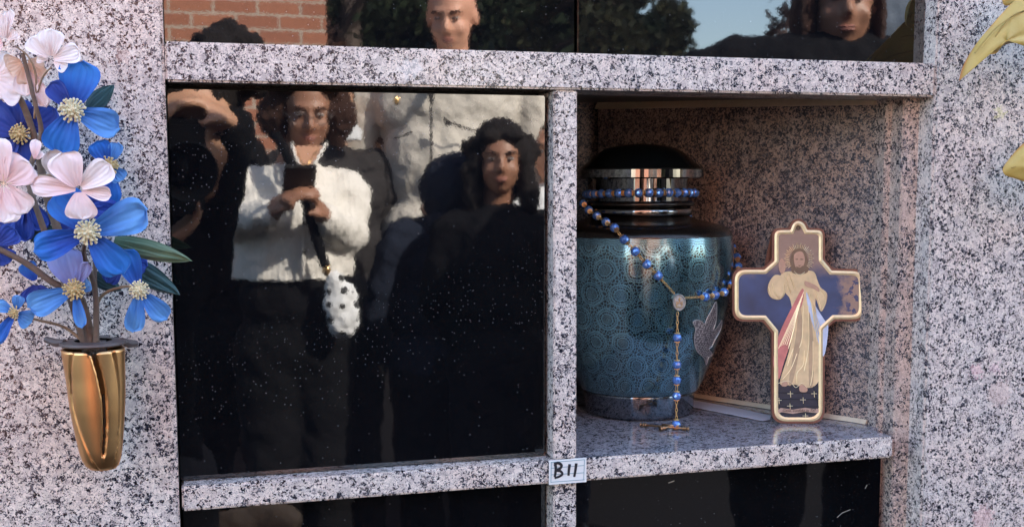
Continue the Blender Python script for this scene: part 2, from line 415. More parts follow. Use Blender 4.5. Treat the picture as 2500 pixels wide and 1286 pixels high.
M_BARK = flat('bark', (.07, .05, .04), .9, nz=.4, nscale=30)
def leafmat(name, a, b):
    q = NT(name); oi = q.n('NewGeometry').outputs['Random Per Island']
    q.set(Base_Color=q.mix(oi, a, b), Roughness=.65); return q.m
LF = [leafmat('dark_green_leaves', (.012, .024, .010), (.035, .05, .018)), leafmat('brown_red_leaves', (.05, .026, .018), (.10, .05, .03)), leafmat('olive_leaves', (.03, .035, .015), (.07, .07, .03))]
def tree(x, y, h, rx, rz, m, n, label, leaf=.07):
    rnd = random.Random(int(x*100)+int(h*17))
    t = empty('broadleaf_tree', (x, y, GROUND), label, 'tree', 'trees behind the mourners')
    bm = B(); base = Vector((x, y, GROUND-.05)); top = Vector((x+.2, y, GROUND+h*.72))
    tube(bm, catmull([base, base.lerp(top, .5)+Vector((.1, 0, 0)), top], 5), [.2*(1-i*.07) for i in range(11)], 10)
    for k in range(7):
        a = rnd.random()*2*PI; s = base.lerp(top, .4+.08*k)
        e = s+Vector((math.cos(a)*rx*.7, math.sin(a)*rx*.7, rx*.45)); tube(bm, catmull([s, s.lerp(e, .5)+Vector((0, 0, .15)), e], 4), [.07*(1-i*.1) for i in range(9)], 6)
    put('trunk', bm, M_BARK, t)
    bm = B(); cz_ = GROUND+h-rz
    cl = []
    for k in range(26):
        a, e, r = rnd.random()*2*PI, rnd.uniform(-1, 1), rnd.random()**.4
        c_ = Vector((x+math.cos(a)*math.sqrt(1-e*e)*rx*r, y+math.sin(a)*math.sqrt(1-e*e)*rx*r, cz_+e*rz*r)); cl.append((c_, rnd.uniform(.25, .45)*rx))
    for k in range(n):
        c_, r = rnd.choice(cl); d = Vector((rnd.gauss(0, 1), rnd.gauss(0, 1), rnd.gauss(0, 1))).normalized()*r*rnd.random()**.5
        p = c_+d; s = leaf*rnd.uniform(.6, 1.3)
        u = Vector((rnd.gauss(0, 1), rnd.gauss(0, 1), rnd.gauss(0, 1))).normalized(); v = u.orthogonal().normalized()
        bm.faces.new([bm.verts.new(p+u*s), bm.verts.new(p+v*s*.45), bm.verts.new(p-u*s), bm.verts.new(p-v*s*.45)])
    put('crown', bm, m, t)
def tx(px, Y, top=True): return seen(px, 80, Y, top).x
tree(tx(800, -10), -10, 5.2, .95, 2.6, LF[0], 13000, 'dark green tree beside the corner of the brick building')
tree(tx(950, -9), -9, 3.10, .9, 1.5, LF[1], 11000, 'low reddish brown tree under the small patch of sky', .06)
tree(tx(1230, -11), -11, 6.5, 1.35, 3.0, LF[0], 17000, 'tall dark tree behind the bald man')
tree(tx(1450, -10.5), -10.5, 5.2, .85, 2.4, LF[2], 13000, 'olive brown tree right of the bald man')
tree(tx(1600, -10), -10, 3.25, .62, 1.5, LF[0], 11000, 'dark green rounded tree at the edge of the open sky', .06)
tree(tx(1700, -26), -26, 4.5, 1.9, 1.3, LF[2], 9000, 'far hazy olive tree low against the open sky', .14)
tree(tx(2250, -8), -8, 5.5, 1.6, 2.5, LF[1], 11000, 'rusty brown tree behind the dark-haired face at upper right')
tree(tx(1220, -14), -14, 5.0, 1.9, 2.4, LF[0], 11000, 'broad dark tree farthest behind the mourners', .16)

# ------------------------------------------------------------------ metals etc.
M_GOLD = flat('gold', (.83, .52, .22), .28, 1, nz=.12, nscale=120)
M_CHROME = flat('chrome', (.34, .32, .31), .07, 1)
M_SILVER = flat('antique_silver', (.50, .44, .40), .35, 1, nz=.4, nscale=600, bump=.4)

# ------------------------------------------------------------------ urn
UX, UY = .427, .180
def uz(y, r=0.0, x=1560):     # height on the urn axis (r: toward the viewer)
    vx, vy = UX, UY-CAM_Y; L = math.hypot(vx, vy)
    k = (L-r)/L
    d = ray(x, y); h = math.hypot(d.x, d.y)
    return d.z/h*(L-r)
SPX = math.hypot(UX, UY-CAM_Y)*_cp*1.0/FPX*1.0   # metres per survey pixel on the axis
urn = empty('cremation_urn', (UX, UY, ZL1), 'teal enamelled metal urn with engraved medallions and a dove, in the open niche', 'urn')
Z0 = ZL1+.0003
def ur(px): return px*SPX
body_prof = [(ur(r), uz(y)) for r, y in ((146, 942), (150, 936), (162, 910), (182, 860), (202, 800), (212, 752), (219, 705), (224, 665), (226, 628), (225, 598), (222, 573))]
BP = []
from bisect import bisect
def rad_at(z):
    pr = body_prof
    if z <= pr[0][1]: return pr[0][0]
    for (r0, z0), (r1, z1) in zip(pr, pr[1:]):
        if z <= z1: return r0+(r1-r0)*(z-z0)/(z1-z0)
    return pr[-1][0]
def on_urn(px, py, off=.001):
    d = ray(px, py); d.normalize(); r = .09
    for _ in range(12):
        ox, oy = CAMP.x-UX, CAMP.y-UY
        A = d.x*d.x+d.y*d.y; Bq = 2*(ox*d.x+oy*d.y); Cq = ox*ox+oy*oy-(r+off)**2
        disc = Bq*Bq-4*A*Cq
        t = (-Bq-math.sqrt(max(disc, 0)))/(2*A); p = CAMP+d*t; r = rad_at(p.z)
    return p
def urn_mat():
    q = NT('engraved_teal_enamel'); uv = q.n('UVMap').outputs[0]
    sp = q.n('SeparateXYZ'); q.inp(sp, 0, uv); U, V = sp.outputs[0], sp.outputs[1]
    U = q.math('ADD', U, q.math('MULTIPLY_ADD', q.noise(q.pos(), 120, 2), .006, -.003)); V = q.math('ADD', V, q.math('MULTIPLY_ADD', q.noise(q.pos(), 95, 2, .5), .004, -.002))
    rowh, colw = .0235, 2*PI*ur(226)/19
    vr = q.math('DIVIDE', V, rowh); row = q.math('FLOOR', vr)
    sh = q.math('MULTIPLY', q.math('MODULO', row, 2), .5)
    uc = q.math('ADD', q.math('DIVIDE', U, colw), sh)
    fx = q.math('MULTIPLY', q.math('SUBTRACT', q.math('FRACT', uc), .5), colw); fy = q.math('MULTIPLY', q.math('SUBTRACT', q.math('FRACT', vr), .5), rowh)
    r = q.math('DIVIDE', q.math('SQRT', q.math('ADD', q.math('MULTIPLY', fx, fx), q.math('MULTIPLY', q.math('MULTIPLY', fy, fy), 1.25))), .0126)
    th = q.math('ARCTAN2', fy, fx)
    def near(v, c, w_): return q.math('LESS_THAN', q.math('ABSOLUTE', q.math('SUBTRACT', v, c)), w_)
    def spokes(n, w_): return q.math('GREATER_THAN', q.math('ABSOLUTE', q.math('SUBTRACT', q.math('FRACT', q.math('MULTIPLY', th, n/(2*PI))), .5)), .5-w_)
    o1 = near(r, .93, .075); o2 = near(r, .74, .05); o3 = near(r, .50, .055)
    s1 = q.math('MULTIPLY', spokes(26, .12), near(r, .835, .09)); s2 = q.math('MULTIPLY', spokes(15, .10), near(r, .62, .11))
    hat = q.math('GREATER_THAN', q.math('SINE', q.math('ADD', q.math('MULTIPLY', fx, 5200), q.math('MULTIPLY', q.math('SINE', q.math('MULTIPLY', fy, 5000)), 1.6))), .05)
    hin = q.math('MULTIPLY', hat, q.math('LESS_THAN', r, .42))
    cbv = q.n('CombineXYZ'); q.inp(cbv, 0, U); q.inp(cbv, 1, V)
    vd = q.n('TexVoronoi', feature='DISTANCE_TO_EDGE', voronoi_dimensions='2D', i_Vector=cbv, i_Scale=330.0)
    vor = q.math('MULTIPLY', q.math('LESS_THAN', vd.outputs['Distance'], .14), q.math('GREATER_THAN', r, .98))
    m = o1
    for k in (o2, o3, s1, s2, hin, vor): m = q.math('MAXIMUM', m, k)
    # plain ruled border at top and bottom
    Lmax = sum(math.hypot(b[0]-a[0], b[1]-a[1]) for a, b in zip(body_prof, body_prof[1:]))
    top_ = q.math('GREATER_THAN', V, Lmax-.0065)
    rule = q.math('GREATER_THAN', q.math('SINE', q.math('MULTIPLY', V, 4200)), -.2)
    bt = q.math('MAXIMUM', top_, q.math('LESS_THAN', V, .0055))
    m = q.math('ADD', q.math('MULTIPLY', m, q.math('SUBTRACT', 1, bt)), q.math('MULTIPLY', rule, bt))
    big = q.noise(q.pos(), 14, 2)
    teal = q.mix(big, (.12, .28, .34), (.22, .44, .52))
    dark = q.mix(big, (.006, .016, .022), (.02, .04, .05))
    col = q.mix(m, dark, teal)
    q.set(Base_Color=col, Metallic=.85, Roughness=q.math('MULTIPLY_ADD', m, .12, .13))
    q.bs.inputs['Coat Weight'].default_value = 1; q.bs.inputs['Coat Roughness'].default_value = .12; q.bs.inputs['Coat IOR'].default_value = 1.8
    q.bump(m, .45, .0004)
    return q.m
bm = B()
fine = []
for (r0, z0), (r1, z1) in zip(body_prof, body_prof[1:]):
    for k in range(3): fine.append((r0+(r1-r0)*k/3, z0+(z1-z0)*k/3))
fine.append(body_prof[-1])
# soften the polyline
for _ in range(1): fine = [fine[0]]+[((a[0]+2*b[0]+c[0])/4, (a[1]+2*b[1]+c[1])/4) for a, b, c in zip(fine, fine[1:], fine[2:])]+[fine[-1]]
lathe(bm, fine, UX, UY, 128, cap=False); put('body', bm, urn_mat(), urn, smooth=True)
zt = body_prof[-1][1]
M_DARKB = flat('dark_bronze', (.055, .045, .038), .22, .85, nz=.5, nscale=300)
bm = B(); lathe(bm, [(ur(221), zt), (ur(219), zt+.0035), (ur(206), zt+.0085), (ur(170), zt+.0125), (ur(140), zt+.015), (ur(118), zt+.019)], UX, UY, 96, cap=False); put('shoulder', bm, M_DARKB, urn, smooth=True)
z_sh = zt+.019
bm = B(); lathe(bm, [(ur(116), z_sh), (ur(124), z_sh+.001), (ur(127), z_sh+.0045), (ur(125), z_sh+.008), (ur(118), z_sh+.009)], UX, UY, 96, cap=False); put('collar', bm, M_CHROME, urn, smooth=True)
zc = z_sh+.009
bm = B(); lathe(bm, [(ur(118), zc), (ur(130), zc+.0008), (ur(132), zc+.003), (ur(128), zc+.0052), (ur(116), zc+.006)], UX, UY, 96, cap=False); put('ring', bm, M_DARKB, urn, smooth=True)
zn = zc+.006
zlid = uz(436, ur(148))
bm = B(); lathe(bm, [(ur(116), zn), (ur(116), zlid+.002)], UX, UY, 96, cap=False); put('neck', bm, flat('dark_chrome', (.20, .19, .19), .05, 1), urn, smooth=True)
bm = B(); lathe(bm, [(ur(112), zlid), (ur(148), zlid), (ur(151), zlid+.0012), (ur(151), zlid+.0088), (ur(148), zlid+.0100)], UX, UY, 96, cap=False); put('lid_band', bm, M_CHROME, urn)
zd = zlid+.0100; zap = uz(352)
M_LID = flat('black_teal_enamel', (.004, .007, .009), .22, .2)
bm = B(); lathe(bm, [(ur(148), zd), (ur(128), zd+(zap-zd)*.28), (ur(105), zd+(zap-zd)*.62), (ur(85), zd+(zap-zd)*.82), (ur(50), zd+(zap-zd)*.95), (ur(15), zap), (.0001, zap)], UX, UY, 96, cap=False); put('lid', bm, M_LID, urn, smooth=True)
zb = body_prof[0][1]
M_BASE = flat('base_metal', (.20, .21, .23), .10, .95, nz=.7, nscale=420)
bm = B(); lathe(bm, [(ur(122), Z0), (ur(130), Z0+.0006), (ur(134), Z0+.004), (ur(136), zb-.004), (ur(138), zb), (ur(134), zb+.0005)], UX, UY, 96); put('base', bm, M_BASE, urn, smooth=True)
# dove engraved in silver on the side
dove = [(1692, 789), (1694, 784), (1700, 781), (1712, 784), (1720, 791), (1727, 775), (1738, 755), (1748, 736), (1750, 760), (1748, 785), (1742, 806), (1750, 800), (1758, 788), (1762, 781), (1761, 797), (1755, 813), (1746, 828), (1738, 845), (1731, 852), (1738, 862), (1737, 868), (1730, 872), (1724, 890), (1720, 876), (1712, 866), (1704, 859), (1697, 845), (1695, 823), (1698, 806), (1696, 796)]
def inside(x, y, poly):
    c = False; n = len(poly)
    for i in range(n):
        x0, y0 = poly[i]; x1, y1 = poly[i-1]
        if (y0 > y) != (y1 > y) and x < (x1-x0)*(y-y0)/(y1-y0)+x0: c = not c
    return c
q = NT('dove_silver'); uvp = q.pos()
vv = q.n('TexVoronoi', i_Vector=uvp, i_Scale=520.0, i_Randomness=.4); sf = q.math('LESS_THAN', vv.outputs['Distance'], .40)
q.set(Base_Color=q.mix(sf, (.20, .18, .19), (.66, .60, .59)), Metallic=.6, Roughness=.35)
bm = B(); cache = {}
st = 1.5
def gv(i, j):
    if (i, j) not in cache: cache[(i, j)] = bm.verts.new(on_urn(1685+i*st, 730+j*st, .0006))
    return cache[(i, j)]
for i in range(54):
    for j in range(110):
        if inside(1685+(i+.5)*st, 730+(j+.5)*st, dove): bm.faces.new((gv(i, j), gv(i, j+1), gv(i+1, j+1), gv(i+1, j)))
put('dove', bm, q.m, urn, smooth=True)
bm = B(); ol = [on_urn(x, y, .0008) for x, y in dove]; tube(bm, catmull(ol, 3, True), .00045, 5, closed=True)
put('dove_outline', bm, flat('bright_silver', (.6, .55, .52), .35, .7), urn, smooth=True)

# ------------------------------------------------------------------ rosary
M_BEAD = NT('blue_crystal')
lw = M_BEAD.n('LayerWeight', i_Blend=.35)
M_BEAD.set(Base_Color=M_BEAD.mix(M_BEAD.noise(M_BEAD.pos(), 700, 1), (.008, .05, .36), (.22, .46, .92)), Roughness=.03, Metallic=.45)
M_BEAD.bs.inputs['Coat Weight'].default_value = 1; M_BEAD = M_BEAD.m
ros = empty('rosary', (UX, UY-.1, ZL1), 'blue crystal bead rosary with gold chain looped round the neck of the teal urn', 'rosary')
def bead_bm():
    bm = B(); bmesh.ops.create_icosphere(bm, subdivisions=2, radius=1)
    return bm
def mesh_of(bm, m, name):
    me = bpy.data.meshes.new(name); bm.to_mesh(me); bm.free(); me.materials.append(m); return me
ME_BEAD = mesh_of(bead_bm(), M_BEAD, 'bead')
bm = B()
for k in range(8):    # a little petalled cap
    a = 2*PI*k/8
    vs = ellipsoid(bm, (math.cos(a)*.55, math.sin(a)*.55, 0), (.26, .26, .16), sub=1)
ellipsoid(bm, (0, 0, .12), (.34, .34, .2), sub=1)
ME_CAP = mesh_of(bm, M_GOLD, 'bead_cap')
def bead(p, d, r):
    p = Vector(p)-parent_origin(ros)
    o = link(bpy.data.objects.new('bead', ME_BEAD), ros); o.location = p; o.scale = (r, r, r); o.rotation_euler = (random.random()*3, random.random()*3, random.random()*3)
    for s in (-1, 1):
        c = link(bpy.data.objects.new('bead_cap', ME_CAP), ros); c.location = p+d.normalized()*s*r*.92; c.scale = (r*.8,)*3
        c.rotation_euler = (d.normalized()*s).to_track_quat('Z', 'Y').to_euler()
chain = B()
def flush():
    global chain
    put('chain', chain, M_GOLD, ros, smooth=True); chain = B()
def link_chain(a, b, rl=.0016):
    a, b = Vector(a), Vector(b); L = (b-a).length; d = (b-a).normalized(); n = max(1, int(L/(rl*2.1))); u = d.orthogonal().normalized(); v = d.cross(u)
    for i in range(n):
        c = a.lerp(b, (i+.5)/n); w_ = u if i % 2 else v; h = L/n*.68
        tube(chain, [c+d*math.cos(t)*h+w_*math.sin(t)*rl*.62 for t in [2*PI*k/10 for k in range(10)]], rl*.22, 5, closed=True)
def strand(pts, r, ends=(True, True)):
    pts = [Vector(p) for p in pts]
    for i, p in enumerate(pts):
        d = pts[min(i+1, len(pts)-1)]-pts[max(i-1, 0)]
        bead(p, d, r)
    for a, b in zip(pts, pts[1:]):
        d = (b-a).normalized(); link_chain(a+d*r*1.1, b-d*r*1.1)
BR = .0045
nr = ur(122)+BR*.2
zr = uz(474, ur(130))
N = 34
ring_pts = [Vector((UX+(ur(131))*math.cos(t), UY+(ur(131))*math.sin(t), zr-.0012*math.sin(t*1.0))) for t in [2*PI*k/N+.05 for k in range(N)]]
strand(ring_pts+[ring_pts[0]], .0046); flush()
# second reach, left shoulder down over the body to the medal
def sh_pt(px, py, r, z): pass
lp = []
for px, py, rr in ((1424, 497, 143), (1437, 513, 154), (1457, 527, 168), (1479, 542, 186)):
    d = ray(px, py).normalized(); ox, oy, r__ = CAMP.x-UX, CAMP.y-UY, ur(rr)
    A_ = d.x*d.x+d.y*d.y; B_ = 2*(ox*d.x+oy*d.y); C_ = ox*ox+oy*oy-r__*r__
    lp.append(CAMP+d*((-B_-math.sqrt(max(0, B_*B_-4*A_*C_)))/(2*A_)))
body_pts = [on_urn(x, y, BR) for x, y in ((1500, 556), (1524, 585), (1551, 614), (1579, 645), (1607, 673))]
strand(lp+body_pts, BR)
medal_c = on_urn(1657, 738, .0018)
nrm = Vector((medal_c.x-UX, medal_c.y-UY, 0)).normalized()
link_chain(on_urn(1611, 678, BR), on_urn(1646, 716, .002))
flush()
right = [on_urn(x, y, BR) for x, y in ((1722, 724), (1746, 720), (1768, 713))]
link_chain(on_urn(1672, 727, .002), right[0]); 
ang = lambda p: math.atan2(p.y-UY, p.x-UX)
a0 = ang(right[-1]); back = []
for k in range(1, 9):
    a = a0+.17*k; z = right[-1].z+.0062*k*(1+.05*k)
    r_ = rad_at(z)+BR if z < zt else ur(222)-(z-zt)*1.2
    back.append(Vector((UX+r_*math.cos(a), UY+r_*math.sin(a), z)))
strand(right+back, BR); flush()
# pendant: hangs straight down from the medal
mx, my = medal_c.x+nrm.x*.001, medal_c.y+nrm.y*.001
hang_off = nrm*.001
def pend(py):
    d = ray(1648, py); k = ((my+hang_off.y)-CAM_Y)/d.y; return Vector((mx-.002, my+hang_off.y, CAMP.z+d.z*k))
pz = [pend(y) for y in (824, 890, 928, 966)]
link_chain(pend(762), pz[0]+Vector((0, 0, BR))); link_chain(pz[0]-Vector((0, 0, BR)), pz[1]+Vector((0, 0, BR)))
for p in pz: bead(p, Vector((0, 0, 1)), BR*.98)
for a, b in ((1, 2), (2, 3)): link_chain(pz[a]-Vector((0, 0, BR)), pz[b]+Vector((0, 0, BR)))
last = Vector((pz[3].x, pz[3].y, ZL1+BR+.0003)); link_chain(pz[3]-Vector((0, 0, BR)), last+Vector((0, 0, BR)))
bead(last, Vector((0, 0, 1)), BR)
flush()
bm = B(); tq = nrm.to_track_quat('Z', 'Y').to_matrix()
prof = [(.0001, .0016), (.0040, .0016), (.0044, .0012), (.0050, .0012), (.0056, .0020), (.0062, .0020), (.0066, .001), (.0066, -.0008), (.0001, -.0008)]
lathe(bm, prof, 0, 0, 40, cap=False)
for v in bm.verts: v.co = medal_c+tq @ Vector((v.co.x, v.co.y*1.18, v.co.z))
md = put('medal', bm, M_SILVER, ros, smooth=False)
bm = B()
u_, v_ = Vector((0, 0, 1)), Vector((0, 0, 1)).cross(nrm).normalized()
def mp(a, b): return medal_c+nrm*.0018+v_*a+u_*b
for s in ([(-.0026, -.003), (-.0026, .0012), (-.0012, -.0012), (0, .0012), (.0012, -.0012), (.0026, .0012), (.0026, -.003)], [(-.003, -.0038), (.003, -.0038)], [(0, .0015), (0, .0048)], [(-.0015, .0034), (.0015, .0034)]):
    tube(bm, [mp(a, b) for a, b in s], .0004, 5)
put('medal_relief', bm, M_GOLD, md)
# crucifix lying on the shelf
bm = B()
c0, c1 = at_z(1563, 1036, ZL1+.002), at_z(1682, 1046, ZL1+.002)
tube(bm, [c0, c1], .0011, 8)
e0, e1 = at_z(1612, 1046, ZL1+.0022), at_z(1655, 1036, ZL1+.0022)
tube(bm, [e0, e1], .0011, 8)
for e, o_ in ((c0, c1), (c1, c0), (e0, e1), (e1, e0)):
    d = (o_-e).normalized()
    for k in (0, .0028, .0048): tube(bm, [e+d*k, e+d*(k+.0012)], .0022, 10)
tube(bm, [c0.lerp(c1, .45)+Vector((0, 0, .0015)), c0.lerp(c1, .8)+Vector((0, 0, .0018))], [.001, .0016], 8)
put('crucifix', bm, flat('bronze', (.45, .27, .15), .3, 1), ros, smooth=True)

# ------------------------------------------------------------------ paper card on the shelf
bm = B()
cpts = [at_z(1690, 976, ZL1+.0012), at_z(1800, 996, ZL1+.0012), at_z(1882, 1014, ZL1+.0012), at_z(1880, 1024, ZL1+.0006), at_z(1862, 1027, ZL1+.0006), at_z(1690, 993, ZL1+.0006)]
prism(bm, cpts, Vector((0, 0, .0003)))
q = NT('printed_paper'); sp = q.n('SeparateXYZ'); q.inp(sp, 0, q.pos())
tt = q.math('ADD', q.math('MULTIPLY', sp.outputs[0], .86*2600), q.math('MULTIPLY', sp.outputs[1], .5*2600))
ln = q.math('GREATER_THAN', q.math('SINE', tt), .35)
q.set(Base_Color=q.mix(q.math('MULTIPLY', ln, .6), (.72, .70, .74), (.25, .22, .26)), Roughness=.6)
tag(put('paper_card', bm, q.m), 'narrow ruled white paper lying along the back of the niche shelf', 'card')

# ------------------------------------------------------------------ cross plaque
cb_ = at_z(1948, 1033, ZL1); CR_A = R_(17)
XX = Vector((math.cos(CR_A), -math.sin(CR_A), 0)); lean = R_(3.5)
BKd = Vector((math.sin(CR_A), math.cos(CR_A), 0))
ZZ = (Vector((0, 0, 1))*math.cos(lean)+BKd*math.sin(lean)); NN = XX.cross(ZZ)   # NN away from viewer
if NN.y < 0: NN = -NN
def to_plane(px, py):
    d = ray(px, py); o = cb_; t = (o-CAMP).dot(NN)/d.dot(NN); p = CAMP+d*t-o
    return (p.dot(XX), p.dot(ZZ))
def loc2(u, v, off=0): return cb_+XX*u+ZZ*v-NN*off
def rounded(poly, rads, n=6):
    out = []; N = len(poly)
    for i in range(N):
        p = Vector(poly[i]); a = Vector(poly[i-1]); b = Vector(poly[(i+1) % N]); r = rads[i]
        if r <= 0: out.append(p); continue
        da, db = (a-p).normalized(), (b-p).normalized()
        r = min(r, (a-p).length*.48, (b-p).length*.48)
        p0, p1 = p+da*r, p+db*r
        for k in range(n+1):
            t = k/n; out.append(p0*(1-t)**2+p*2*t*(1-t)+p1*t*t)
    return out
raw = [((1884, 1033), 34), ((1884, 812), 6), ((1862, 785), 6), ((1788, 785), 30), ((1788, 653), 30), ((1864, 653), 6), ((1885, 634), 6), ((1885, 557), 18), ((1926, 556), 3), ((1932, 541), 10), ((1948, 532), 18), ((1967, 541), 10), ((1974, 556), 3), ((2014, 557), 18), ((2014, 632), 6), ((2033, 655), 6), ((2112, 657), 28), ((2112, 784), 28), ((2038, 784), 6), ((2014, 806), 6), ((2013, 1033), 34)]
S1 = 1/FPX*1.08
def outline(inset):
    P2 = [Vector(to_plane(*p)) for p, r in raw]; N = len(P2); out = []
    for i in range(N):
        a, b, c = P2[i-1], P2[i], P2[(i+1) % N]
        n1 = Vector((-(b-a).y, (b-a).x)).normalized(); n2 = Vector((-(c-b).y, (c-b).x)).normalized()
        m_ = (n1+n2).normalized(); k = inset/max(.4, m_.dot(n1))
        out.append(b-m_*k*ORI)
    return rounded(out, [max(.0008, r*S1-inset*.6) for p, r in raw])
_P = [Vector(to_plane(*p)) for p, r in raw]
ORI = 1 if sum(a.x*b.y-b.x*a.y for a, b in zip(_P, _P[1:]+_P[:1])) < 0 else -1
vmin = min(p.y for p in outline(0))
cb_ = cb_-ZZ*0 
plq = empty('cross_plaque', tuple(cb_), 'wooden cross plaque with gold border and robed haloed figure standing in the niche', 'cross')
bm = B(); prism(bm, [loc2(p.x, p.y) for p in outline(0)], NN*.006)
put('backboard', bm, flat('brown_wood', (.20, .075, .045), .5, nz=.3, nscale=150), plq, bevel=0)
def ringface(name, o_out, o_in, h, m):
    bm = B(); n = len(o_out)
    A = [bm.verts.new(loc2(p.x, p.y, h)) for p in o_out]; Bv = [bm.verts.new(loc2(p.x, p.y, h)) for p in o_in]
    C_ = [bm.verts.new(loc2(p.x, p.y, .0001)) for p in o_out]; D_ = [bm.verts.new(loc2(p.x, p.y, .0001)) for p in o_in]
    mid = [bm.verts.new(loc2(*(a*.5+b*.5), h+.0006)) for a, b in zip(o_out, o_in)]
    for i in range(n):
        j = (i+1) % n
        bm.faces.new((A[i], A[j], mid[j], mid[i])); bm.faces.new((mid[i], mid[j], Bv[j], Bv[i]))
        bm.faces.new((C_[i], C_[j], A[j], A[i])); bm.faces.new((Bv[i], Bv[j], D_[j], D_[i]))
    bmesh.ops.recalc_face_normals(bm, faces=bm.faces)
    return put(name, bm, m, plq)
M_GOLDLEAF = flat('gold_leaf', (.90, .70, .40), .38, .45, nz=.12, nscale=300)
ringface('gold_border', outline(.0022), outline(.0060), .0008, M_GOLDLEAF)
# picture ground
q = NT('painted_ground'); P = q.pos(); 
sx = q.n('VectorMath', operation='DOT_PRODUCT'); q.inp(sx, 0, P); sx.inputs[1].default_value = XX
uu = q.math('SUBTRACT', sx.outputs['Value'], cb_.dot(XX))
szz = q.n('SeparateXYZ'); q.inp(szz, 0, P); vz = q.math('SUBTRACT', szz.outputs[2], ZL1)
nn1 = q.noise(P, 55, 4, .65)
um = q.math('ADD', uu, q.math('MULTIPLY', q.math('SUBTRACT', nn1, .5), .05))
blue = q.mix(q.noise(P, 45, 3), (.004, .007, .02), (.045, .10, .26))
brown = q.mix(nn1, (.20, .12, .09), (.42, .28, .22))
right_ = q.ramp(q.math('ADD', um, .5), [(.535, (0, 0, 0)), (.545, (1, 1, 1))])
upper = q.ramp(q.math('ADD', vz, q.math('MULTIPLY', nn1, .02)), [(.150, (0, 0, 0)), (.165, (1, 1, 1))])
col = q.mix(q.math('MAXIMUM', right_, upper), blue, brown)
dotb = q.math('MULTIPLY', right_, q.math('LESS_THAN', q.noise(P, 130, 4, .7), .44))
col = q.mix(dotb, col, (.05, .06, .14))
low = q.ramp(vz, [(.076, (1, 1, 1)), (.10, (0, 0, 0))])
col = q.mix(low, col, (.012, .015, .03))
q.set(Base_Color=col, Roughness=.35)
bm = B(); pts = [loc2(p.x, p.y, .0004) for p in outline(.0058)]; f = bm.faces.new([bm.verts.new(p) for p in pts]); bmesh.ops.triangulate(bm, faces=[f])
pic = put('picture', bm, q.m, plq)
bm = B(); hc = to_plane(1948, 556); tube(bm, [loc2(hc[0]+.0016*math.cos(t), hc[1]+.0016*math.sin(t), .0018) for t in [2*PI*k/14 for k in range(14)]], .0006, 6, closed=True)
put('hanging_hole', bm, flat('dark_hole', (.12, .07, .03), .5), plq)
def lay(name, polys, h, m, sm=True, parent=pic):
    for poly in polys:
        bm = B(); P2 = [Vector(to_plane(*p)) for p in poly]
        if sm and len(P2) > 4: P2 = catmull(P2, 4, True)
        f = bm.faces.new([bm.verts.new(loc2(p.x, p.y, h)) for p in P2]); bmesh.ops.triangulate(bm, faces=[f])
        put(name, bm, m, parent)
def lines(name, segs, h, m, r=.00028, parent=pic):
    bm = B()
    for s in segs:
        P2 = [Vector(to_plane(*p)) for p in s]
        if len(P2) > 2: P2 = catmull(P2, 4)
        tube(bm, [loc2(p.x, p.y, h) for p in P2], r, 5)
    return put(name, bm, m, parent)
P_ROBE = flat('cream_paint', (.74, .53, .29), .5, nz=.35, nscale=110)
P_ROBE2 = flat('ochre_paint', (.50, .34, .20), .5, nz=.35, nscale=110)
P_RED = flat('rose_paint', (.62, .20, .17), .5, nz=.4, nscale=110)
P_PALE = flat('pale_blue_paint', (.55, .60, .74), .5, nz=.3, nscale=110)
P_SKIN = flat('painted_skin', (.52, .30, .20), .5, nz=.2, nscale=300)
P_HAIR = flat('painted_hair', (.20, .12, .07), .5, nz=.3, nscale=400)
P_TILE = flat('painted_tiles', (.016, .022, .04), .35, nz=.5, nscale=150)
P_LINE = flat('gold_line', (.95, .76, .46), .35, .6)
lay('mantle', [[(1888, 870), (1925, 770), (1962, 700), (1972, 716), (1950, 780), (1915, 880), (1900, 925)], ], .0006, P_RED)
lay('mantle', [[(1972, 704), (1990, 745), (2012, 780), (2022, 800), (2010, 870), (1990, 800), (1974, 740)]], .0006, P_PALE)
lay('robe', [[(1905, 672), (1925, 662), (1950, 664), (1975, 660), (1990, 668), (1996, 700), (1990, 740), (2000, 830), (2003, 910), (1990, 940), (1965, 946), (1940, 938), (1910, 940), (1905, 925), (1925, 860), (1935, 800), (1930, 735), (1915, 710)]], .0008, P_ROBE)
lay('robe_fold', [[(1950, 740), (1960, 800), (1950, 860), (1935, 930), (1925, 935), (1935, 870), (1945, 800)], [(1975, 760), (1985, 830), (1985, 930), (1975, 938), (1974, 850)]], .0010, P_ROBE2)
lay('mantle', [[(1958, 704), (1935, 745), (1908, 800), (1897, 835), (1897, 895), (1912, 862), (1930, 815), (1950, 765), (1962, 725)]], .0009, P_RED)
lay('mantle', [[(1968, 712), (1985, 755), (2004, 800), (2004, 850), (1990, 810), (1974, 760)]], .0009, P_PALE)
lay('sleeve', [[(1905, 672), (1922, 680), (1918, 712), (1905, 730), (1885, 728), (1874, 712), (1877, 690), (1890, 672)], [(1988, 670), (2002, 700), (2018, 715), (2016, 740), (2004, 760), (1994, 735), (1980, 700)]], .0010, P_ROBE)
lay('face', [[(1938, 622), (1948, 614), (1959, 616), (1964, 632), (1961, 648), (1952, 658), (1943, 654), (1938, 640)]], .0014, P_SKIN)
lay('hand', [[(1903, 636), (1908, 630), (1912, 634), (1917, 645), (1916, 660), (1908, 668), (1902, 660), (1900, 645)], [(1964, 686), (1978, 690), (1996, 700), (1999, 712), (1984, 704), (1966, 698)]], .0014, P_SKIN)
lay('foot', [[(1909, 934), (1918, 930), (1923, 936), (1918, 942), (1908, 941)], [(1952, 940), (1964, 940), (1971, 950), (1966, 956), (1952, 954)]], .0014, P_SKIN)
lay('hair', [[(1931, 660), (1929, 632), (1936, 611), (1949, 605), (1963, 610), (1971, 632), (1973, 660), (1962, 668), (1940, 668)]], .0011, P_HAIR)
